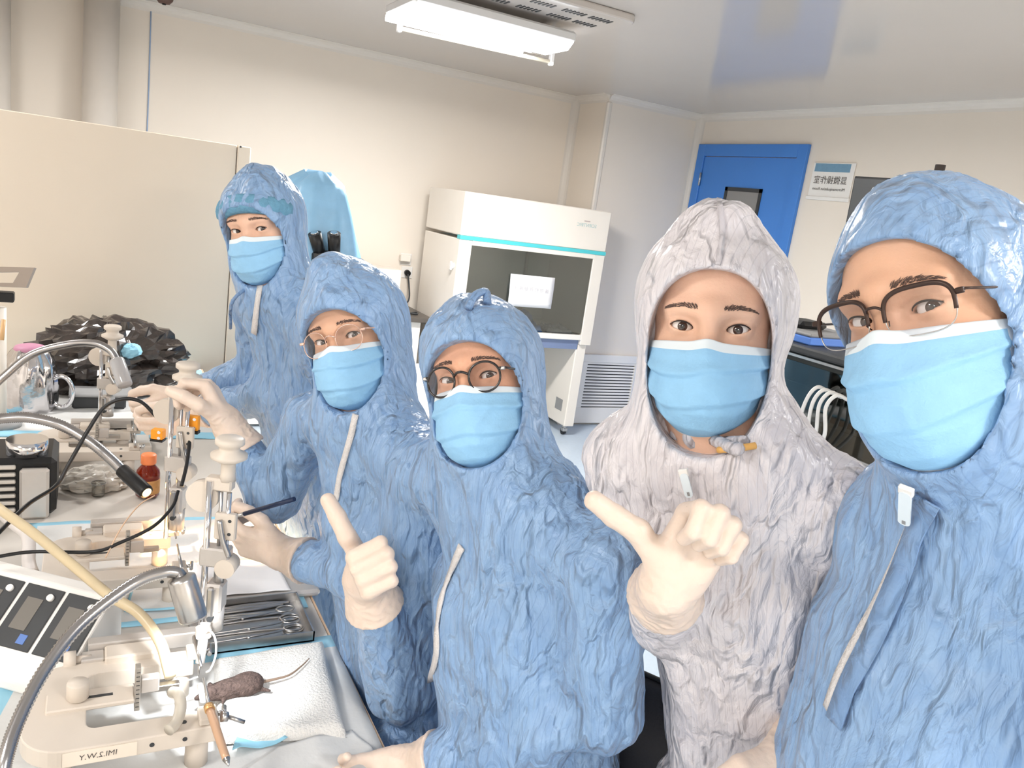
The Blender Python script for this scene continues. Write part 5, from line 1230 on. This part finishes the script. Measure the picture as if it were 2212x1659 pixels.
Rc = np.stack([wv, nn, -sl], 1); sLen = np.linalg.norm(cp(0, 0.105, zb_+0.045)-cp(0, 0.0, zt_))
for i in range(4):
    u0 = -0.07+i*(Lw+0.07)/4; ww = (Lw+0.07)/4-0.008
    c = cp(u0+ww/2+0.004, 0, zt_)+sl*(sLen*0.48)+nn*0.0015
    wn_ = MB().box(c, (ww, 0.004, sLen*0.82), R=Rc, bev=0.001).build('window', M_dgrey, co)
    MB().box(c+nn*0.0025+wv*ww*-0.08-sl*0.004, (ww*0.42, 0.001, sLen*0.42), R=Rc).build('inner_panel', mat('display_grey', (120, 116, 110), 0.3), wn_)
    MB().cyl(c+wv*ww*0.28-sl*sLen*0.28, c+wv*ww*0.28-sl*sLen*0.28+nn*0.008, 0.006).build('button', M_white, wn_)
    MB().box(c+wv*ww*0.2+sl*sLen*0.28+nn*0.0025, (ww*0.2, 0.001, sLen*0.12), R=Rc).build('blue_mark', mat('mark_blue', (92, 124, 186), 0.5), wn_)
MB().box(cp(0.03, 0.1262, zb_+0.012), (0.09, 0.002, 0.016), R=np.stack([wv, nv_, V3(0, 0, 1)], 1)).build('name_plate', mat('plate_grey_blue', (150, 164, 176), 0.5, noise=0.3, nscale=60), co)
# ------------------------------------------------------------------ mouse on the towel
M_fur = mat('mouse_fur', (104, 86, 80), 0.85, noise=0.5, nscale=140, bump=1.0, bscale=260)
q0 = onz(440, 1492, TZ+0.045); q1 = onz(560, 1468, TZ+0.038)
mo_ = thing('mouse', 'dark grey laboratory mouse lying on the paper towel', 'mouse', ((q0+q1)/2*V3(1, 1, 0)+V3(0, 0, TZ)))
ax_ = unit((q1-q0)*V3(1, 1, 0)); sd = np.cross(V3(0, 0, 1), ax_); Lm = np.linalg.norm(q1-q0)
Am = np.stack([ax_, sd, V3(0, 0, 1)], 1)
f = Field((-0.05, -0.05, -0.03), (Lm+0.05, 0.05, 0.04), 0.0018)
f.ell((Lm*0.62, 0, 0), (Lm*0.42, 0.0195, 0.0155), 0.004); f.ell((Lm*0.80, 0, 0.0), (Lm*0.24, 0.0225, 0.0165), 0.01); f.ell((Lm*0.3, 0, 0.0), (Lm*0.28, 0.0160, 0.0135), 0.01)
f.ell((Lm*0.10, 0, 0.001), (0.016, 0.0115, 0.010), 0.006); f.cap((Lm*0.06, 0, 0), (-0.012, 0, -0.002), 0.007, 0.003, 0.006)
for s in (-1, 1):
    f.ell((Lm*0.14, s*0.009, 0.008), (0.004, 0.0055, 0.006), 0.002)
    f.cap((Lm*0.92, s*0.012, -0.006), (Lm*1.10, s*0.024, -0.008), 0.004, 0.002, 0.004); f.cap((Lm*0.34, s*0.01, -0.006), (Lm*0.26, s*0.022, -0.008), 0.003, 0.002, 0.003)
V, Q = f.mesh(); N_ = vnormals(V, Q); V = V+N_*(0.0007*ridged(V*np.array([160, 420, 420]), 5))[:, None]
base_ = V3(q0[0], q0[1], TZ+0.036)
quads_to_obj('body', base_+V@Am.T, Q, M_fur, mo_)
tp = [base_+Am@V3(Lm*1.02, 0, -0.004), onz(590, 1468, TZ+0.032), onz(625, 1458, TZ+0.032), onz(652, 1438, TZ+0.032), onz(668, 1422, TZ+0.032)]
MB().tube(tp, [0.0030, 0.0022, 0.0016, 0.0009], n=8, sub=6).build('tail', mat('mouse_tail', (136, 116, 100), 0.6), mo_)
MB().cyl(base_+V3(-0.004, 0.012, 0.012), base_+V3(-0.004, -0.03, 0.012), 0.0055).build('ear_clip', M_white, mo_)
# paper towel folded into a low pad below the mouse
c_ = [fp(468, 1592, TZ+0.02), fp(752, 1578, TZ+0.02), fp(700, 1378, TZ+0.02), fp(462, 1418, TZ+0.02)]
nu, nv = 44, 44; P = np.zeros((nu, nv, 3)); cc_ = np.array(c_)
for i in range(nu):
    for j in range(nv):
        u, v_ = i/(nu-1), j/(nv-1); P[i, j, :2] = (1-u)*(1-v_)*cc_[0]+u*(1-v_)*cc_[1]+u*v_*cc_[2]+(1-u)*v_*cc_[3]
        e = min(u, 1-u, v_, 1-v_); P[i, j, 2] = TZ+0.006+0.018*min(1, e*16)**0.5+0.003*math.sin(u*7+v_*3)*min(1, e*8)
pt = MB(); pt.grid(P); bt_ = P.copy(); bt_[..., 2] = TZ+0.0045; pt.grid(bt_)
tw = pt.build('paper_towel', M_towel, recalc=False); tag(tw, 'white embossed paper towel pad under the mouse', 'towel')
rl = thing('ear_bar_rod', 'slim tan rod crossing the nearest frame end', 'rod', onz(470, 1600, TZ+0.05))
r0_, r1_ = atd(454, 1535, 1.20), atd(489, 1640, 1.13)
MB().tube([r0_, r0_*0.5+r1_*0.5, r1_], [0.0062, 0.0062, 0.0055], n=12).build('shaft', mat('rod_tan', (206, 168, 138), 0.4, metal=0.3), rl)
MB().cyl(r1_, r1_+unit(r1_-r0_)*0.012, 0.0055, 0.0012).build('tip', M_steel, rl)
MB().cyl(r0_-unit(r1_-r0_)*0.01, r0_, 0.0075).build('collar', mat('collar_gold', (222, 178, 120), 0.3, metal=0.6), rl)
ts = thing('thumb_screw', 'small steel thumb screw lying on the towel edge', 'screw', onz(500, 1565, TZ+0.03))
s0_, s1_ = atd(492, 1548, 1.19), atd(528, 1560, 1.20)
MB().cyl(s0_, s1_, 0.0032).build('shaft', M_steel, ts); MB().cyl(atd(478, 1548, 1.185), s0_, 0.008, 0.007).build('head', M_steel, ts)
# ------------------------------------------------------------------ instrument tray
tray = thing('instrument_tray', 'steel tray of surgical instruments at the table edge', 'tray', (0.33, 1.48, TZ))
t0, t1 = onz(452, 1330, TZ), onz(655, 1300, TZ); ty0 = onz(560, 1405, TZ)[1]; ty1 = ty0+0.165; tx0, tx1 = 0.185, XT-0.04
MB().bx((tx0, ty0, TZ+0.005), (tx1, ty1, TZ+0.008)).build('floor_plate', M_steel, tray)
rim = MB(); rim.bx((tx0, ty0, TZ+0.005), (tx0+0.003, ty1, TZ+0.026)); rim.bx((tx1-0.003, ty0, TZ+0.005), (tx1, ty1, TZ+0.026)); rim.bx((tx0, ty0, TZ+0.005), (tx1, ty0+0.003, TZ+0.026)); rim.bx((tx0, ty1-0.003, TZ+0.005), (tx1, ty1, TZ+0.026)); rim.build('rim', M_steel, tray)
def scissors(o, ang, L_, label, name='surgical_scissors'):
    R = rz(ang); q = lambda x, y, z=0: np.array([o[0], o[1], TZ+0.012])+R@V3(x, y, z)
    t = thing(name, label, 'scissors', q(0, 0), 'surgical instruments in the tray')
    for s in (-1, 1):
        MB().tube([q(0, s*0.001, 0.002*s), q(L_*0.45, s*0.003, 0.002*s), q(L_*0.68, s*0.007, 0.002*s), q(L_*0.76, s*0.010, 0.002*s)], [0.0012, 0.0026, 0.0026, 0.0022], n=8).build('shank', M_steel, t)
        ring = [q(L_*0.86+0.018*math.cos(a), s*0.0145+0.0115*math.sin(a), 0.002*s) for a in np.linspace(0, 2*math.pi, 16, endpoint=False)]
        MB().tube(ring, 0.0019, n=8, sub=2, closed=True).build('finger_ring', M_steel, t)
    MB().cyl(q(L_*0.42, 0, -0.003), q(L_*0.42, 0, 0.005), 0.003).build('pivot', M_steel, t)
def forceps(o, ang, L_, label):
    R = rz(ang); q = lambda x, y, z=0: np.array([o[0], o[1], TZ+0.0115])+R@V3(x, y, z)
    t = thing('surgical_forceps', label, 'forceps', q(0, 0), 'surgical instruments in the tray')
    for s in (-1, 1): MB().tube([q(0, s*0.0005), q(L_*0.35, s*0.004), q(L_*0.7, s*0.0042), q(L_, 0)], [0.001, 0.003, 0.0034, 0.0022], n=8).build('arm', M_steel, t)
scissors((0.20, ty0+0.022), rad(3), 0.205, 'steel scissors nearest the towel in the tray'); scissors((0.21, ty0+0.055), rad(2), 0.195, 'second steel scissors from the towel in the tray')
scissors((0.20, ty0+0.092), rad(5), 0.205, 'steel haemostat with wide rings in the middle of the tray', 'haemostat')
forceps((0.21, ty0+0.118), rad(-2), 0.16, 'slim steel forceps next to the haemostat'); forceps((0.205, ty0+0.135), rad(3), 0.17, 'longest forceps near the back of the tray'); forceps((0.24, ty0+0.152), rad(0), 0.15, 'dark-tipped forceps against the tray back rim')
# sheets of paper and the second tray under the lit hand
sheet('paper_sheet', 'sheet of paper glowing under the warm lamp', 'paper', [(0.20, ty1+0.02), (XT-0.05, ty1+0.015), (XT-0.06, ty1+0.17), (0.20, ty1+0.18)], M_paper, TZ+0.022, 12, 0.004)
MB2 = MB().bx((0.17, ty1+0.01, TZ+0.003), (XT+0.015, ty1+0.20, TZ+0.020), bev=0.006); tag(MB2.build('steel_platform', M_frame2), 'grey steel platform below the gloved hand', 'platform')
sheet('paper_sheet', 'white sheet with blue rim between console and frame', 'paper', [fp(268, 1330, TZ), fp(392, 1325, TZ), fp(400, 1250, TZ), fp(290, 1258, TZ)], M_padw, TZ+0.008, 13, 0.002, (20, 20), (M_padb, 1))
# pen-like dark tool in the hand
a_, b__ = atd(528, 1110, 1.47), atd(636, 1078, 1.42)
tl = thing('probe_pen', 'dark blue slim tool held in the gloved hand', 'tool', a_)
MB().cyl(a_, b__, 0.0042).build('shaft', mat('tool_navy', (26, 42, 74), 0.4), tl); MB().cyl(a_+unit(a_-b__)*0.03, a_, 0.0012, 0.0042).build('tip', M_steel, tl)
# ------------------------------------------------------------------ clutter at the left rear
def crumple(name, label, cat, c, r, m, seed, sq=(1, 1, 0.6), n=(48, 30), amp=0.35, fr=2.6, flat=True, parent=None):
    P = np.zeros((n[0], n[1], 3)); c = np.array(c, float); D = []
    for i in range(n[0]):
        for j in range(n[1]):
            a = 2*math.pi*i/n[0]; b = -math.pi/2+math.pi*j/(n[1]-1); D.append((math.cos(a)*math.cos(b), math.sin(a)*math.cos(b), math.sin(b)))
    D = np.array(D); nz = ridged(warp(D*fr, 0.6, 1.2, seed), seed)-0.4+0.5*vnoise(D*fr*2.2, seed+4)
    R_ = r*(1+amp*nz); P = c+D*R_[:, None]*np.array(sq)
    if flat: P[:, 2] = np.maximum(P[:, 2], TZ+0.003)
    o = MB().grid(P.reshape(n[0], n[1], 3), closed_u=True, smooth=False).build(name, m, parent)
    if parent is None: tag(o, label, cat)
    return o
M_bag = mat('black_bag_plastic', (64, 56, 52), 0.16, noise=0.5, nscale=30, coat=0.8)
c = onz(235, 830, TZ+0.05)+V3(0, 0.12, 0.0)
bag_ = crumple('rubbish_bag', 'glossy crumpled black plastic bag at the far end of the table', 'bag', c+V3(0.0, 0, 0.06), 0.20, M_bag, 3, sq=(1.25, 0.8, 0.75), amp=0.32, fr=2.4)
from mathutils.bvhtree import BVHTree
bt3 = BVHTree.FromPolygons([v.co+bag_.location for v in bag_.data.vertices], [tuple(p.vertices) for p in bag_.data.polygons])
q, _n = surf(bt3, 280, 760, 0.0)
crumple('tissue_scrap', 'pale blue scrap lying on the black bag', 'tissue', q, 0.042, M_padb, 9, sq=(1, 0.7, 0.7), n=(20, 12), flat=False)
q = onz(65, 885, TZ); fk = thing('foil_jar', 'crinkled silvery foil-wrapped jar with pink lid', 'jar', q)
D = []; n1, n2 = 44, 26; P = np.zeros((n1, n2, 3))
for i in range(n1):
    for j in range(n2):
        a = 2*math.pi*i/n1; v_ = j/(n2-1); r = 0.078*np.interp(v_, [0, 0.05, 0.5, 0.75, 0.95, 1], [0.9, 1, 1.02, 0.95, 0.72, 0.6]); r *= 1+0.045*math.sin(a*7+2*math.sin(v_*5))+0.035*math.sin(a*13+v_*5)
        P[i, j] = q+V3(r*math.cos(a), r*math.sin(a), 0.003+0.21*v_)
MB().grid(P, closed_u=True).build('foil_wrap', mat('foil', (206, 204, 206), 0.14, metal=1.0, bump=0.6, bscale=26), fk)
MB().lathe(q+V3(0, 0, 0.205), (0, 0, 1), [(0.046, 0), (0.05, 0.006), (0.045, 0.016), (0.025, 0.022)]).build('lid', mat('lid_pink', (188, 132, 158), 0.5), fk)
ring = [q+V3(0.092, -0.02, 0.07)+V3(0.035*math.cos(a), -0.012*math.cos(a), 0.055*math.sin(a)) for a in np.linspace(0, 2*math.pi, 20, endpoint=False)]
MB().tube(ring, 0.008, n=10, sub=2, closed=True).build('wire_ring', M_chrome, fk)
# black finned motor at the left edge
q = onz(55, 1118, TZ); mt_ = thing('finned_motor', 'black motor unit with pale cooling fins at the left edge', 'motor', q)
MB().bx(q+V3(-0.15, 0.0, 0.003), q+V3(0.065, 0.17, 0.15), bev=0.012).build('housing', M_black, mt_)
f0 = None
for k in range(7):
    o = MB().bx(q+V3(-0.145, -0.012, 0.02+0.018*k), q+V3(-0.02, 0.0, 0.029+0.018*k), bev=0.002).build('fin', M_alu, mt_)
MB().bx(q+V3(-0.012, -0.022, 0.003), q+V3(0.05, 0.0, 0.13), bev=0.006).build('side_block', M_frame2, mt_)
MB().cyl(q+V3(0.0, 0.05, 0.15), q+V3(0.0, 0.05, 0.185), 0.045).build('end_cap', M_chrome, mt_)
# clear bag with small beaker
q = onz(205, 1062, TZ); crumple('clear_bag', 'crumpled translucent bag beside the amber bottle', 'bag', q+V3(0, 0.03, 0.02), 0.075, mat('cloudy_bag', (224, 218, 208), 0.3, trans=0.25, noise=0.1), 5, sq=(1.1, 0.7, 0.5), n=(36, 22), amp=0.25)
q = onz(212, 1072, TZ); bk = thing('glass_beaker', 'tiny clear beaker in front of the translucent bag', 'beaker', q)
MB().lathe(q+V3(0, 0, 0.003), (0, 0, 1), [(0.015, 0), (0.016, 0.002), (0.016, 0.034), (0.018, 0.036)]).build('glass', thin_glass('beaker_glass', (236, 236, 232), 0.3), bk)
ring = [q+V3(0.0175*math.cos(a), 0.0175*math.sin(a), 0.038) for a in np.linspace(0, 2*math.pi, 16, endpoint=False)]; MB().tube(ring, 0.001, n=6, sub=2, closed=True).build('rim', M_grey, bk)
# white instrument base and steel stand behind
q = onz(200, 985, TZ); wb = thing('low_instrument_deck', 'low white instrument base behind the amber bottle', 'instrument', q)
MB().bx(q+V3(-0.10, -0.02, 0.003), q+V3(0.16, 0.02, 0.035), bev=0.004).build('front_bar', M_frame, wb)
MB().bx(q+V3(-0.10, 0.02, 0.003), q+V3(0.16, 0.13, 0.025), bev=0.004).build('deck', M_white, wb)
for dx in (0.02, 0.07, 0.11): MB().cyl(q+V3(dx, 0.03, 0.025), q+V3(dx, 0.03, 0.075), 0.008).build('post', M_chrome, wb)
MB().bx(q+V3(0.0, 0.022, 0.06), q+V3(0.13, 0.045, 0.075), bev=0.003).build('cross_bar', M_alu, wb)
ld = thing('dark_stage', 'dark grey stage plate below the pale gooseneck', 'instrument', onz(190, 880, TZ)); q = onz(190, 880, TZ)
MB().bx(q+V3(-0.05, -0.03, 0.003), q+V3(0.12, 0.06, 0.05), bev=0.006).build('block', M_dgrey, ld); MB().bx(q+V3(-0.06, -0.05, 0.05), q+V3(0.14, 0.07, 0.06), bev=0.003).build('plate', M_grey, ld)
# grey bracket and post at the left edge
q = atd(8, 650, 2.45); st = thing('bracket_stand', 'white post with grey window bracket and black clamp at the left edge', 'stand', (q[0], q[1], TZ))
MB().cyl((q[0]-0.01, q[1], TZ+0.003), (q[0]-0.01, q[1], q[2]-0.02), 0.018).build('post', M_cream, st)
MB().lathe((q[0]-0.01, q[1], TZ+0.001), (0, 0, 1), [(0.06, 0), (0.06, 0.015), (0.02, 0.02)]).build('base', M_grey, st)
MB().box(atd(2, 640, 2.44), (0.07, 0.04, 0.03), bev=0.003).build('clamp', M_black, st)
k4 = [atd(-45, 575, 2.45), atd(74, 578, 2.45), atd(56, 621, 2.45), atd(-55, 616, 2.45)]; i4 = [atd(-25, 588, 2.45), atd(42, 587, 2.45), atd(28, 611, 2.45), atd(-35, 610, 2.45)]
nb_ = FW*0.012; vv = k4+i4+[p+nb_ for p in k4]+[p+nb_ for p in i4]; fs = []
for i in range(4):
    j = (i+1) % 4; fs += [(i, j, 4+j, 4+i), (8+i, 12+i, 12+j, 8+j), (i, 8+i, 8+j, j), (4+i, 4+j, 12+j, 12+i)]
MB().add(vv, fs).build('window_bracket', mat('bracket_grey', (160, 148, 138), 0.4, metal=0.3), st)
MB().cyl(atd(8, 690, 2.44), atd(4, 735, 2.44), 0.006).build('vial', mat('vial_amber', (222, 180, 130), 0.4), st)
# ------------------------------------------------------------------ stools and chairs
def chair(c, ang, label, seat_z=0.56, back_z=0.80, back=True):
    R = rz(ang); p = lambda x, y, z: np.array([c[0], c[1], 0])+R@V3(x, y, z)
    t = thing('lab_chair', label, 'chair', (c[0], c[1], 0), 'black lab chairs')
    MB().lathe(p(0, 0, seat_z-0.06), (0, 0, 1), [(0.14, 0), (0.19, 0.012), (0.205, 0.03), (0.195, 0.055), (0.14, 0.06)]).build('seat', mat('chair_black', (16, 17, 26), 0.55, bump=0.2, bscale=200), t)
    MB().cyl(p(0, 0, 0.1), p(0, 0, seat_z-0.055), 0.025).build('gas_lift', M_chrome, t)
    for k in range(5):
        a = 2*math.pi*k/5+0.3; e = p(0.25*math.cos(a), 0.25*math.sin(a), 0.065)
        leg = MB().tube([p(0, 0, 0.11), p(0.12*math.cos(a), 0.12*math.sin(a), 0.095), e], [0.02, 0.017, 0.012], n=10).build('base_leg', M_chrome, t)
        MB().cyl(e+V3(-0.01, 0, -0.037), e+V3(0.01, 0, -0.037), 0.026).build('caster', M_black, leg)
    if back:
        P = np.zeros((2, 1, 3)); w_, h_ = 0.19, 0.17; mb = MB(); n = 40
        front, rear = [], []
        for i in range(n):
            a = 2*math.pi*i/n; x = w_*np.sign(math.cos(a))*abs(math.cos(a))**0.7; z = h_*np.sign(math.sin(a))*abs(math.sin(a))**0.7
            y = 0.19-0.9*(x*x); front.append((x, y-0.02, z)); rear.append((x, y+0.02, z))
        fr_ = [p(x, y, back_z+z) for x, y, z in front]; re_ = [p(x, y, back_z+z) for x, y, z in rear]; m_ = [p(x*1.05, (y+b[1])/2, back_z+z*1.06) for (x, y, z), b in zip(front, rear)]
        vv = fr_+m_+re_+[p(0, 0.165, back_z), p(0, 0.215, back_z)]; fs = []
        for i in range(n):
            j = (i+1) % n; fs += [(i, j, n+j, n+i), (n+i, n+j, 2*n+j, 2*n+i), (i, 3*n, j), (2*n+i, 2*n+j, 3*n+1)]
        bk_ = mb.add(vv, fs, 0, True).build('backrest', MATS['chair_black'], t)
        MB().tube(m_, 0.0045, n=8, sub=2, closed=True).build('piping', M_black, bk_)
        MB().tube([p(0, 0.1, seat_z-0.05), p(0, 0.24, seat_z-0.03), p(0, 0.25, seat_z+0.1), p(0, 0.215, back_z-0.05)], 0.014, n=10).build('back_post', M_black, t)
    return t
def behind(p, d): return (p['H'][0]-p['F'][0]*d, p['H'][1]-p['F'][1]*d)
fa = math.atan2(P3['F'][1], P3['F'][0])+math.pi/2
cbk = atd(1385, 1650, 1.27)       # where the top of the backrest shows
aF = rad(-62); bd = rz(aF)@V3(0, 0.19, 0)
chair((cbk[0]-bd[0], cbk[1]-bd[1]), aF, 'black padded swivel chair behind the person giving thumbs-up', seat_z=P3['H'][2]-0.10, back_z=cbk[2]-0.03)
chair((P2['H'][0], P2['H'][1]), fa, 'black swivel stool under the person adjusting the manipulator', seat_z=P2['H'][2]-0.10, back=False)
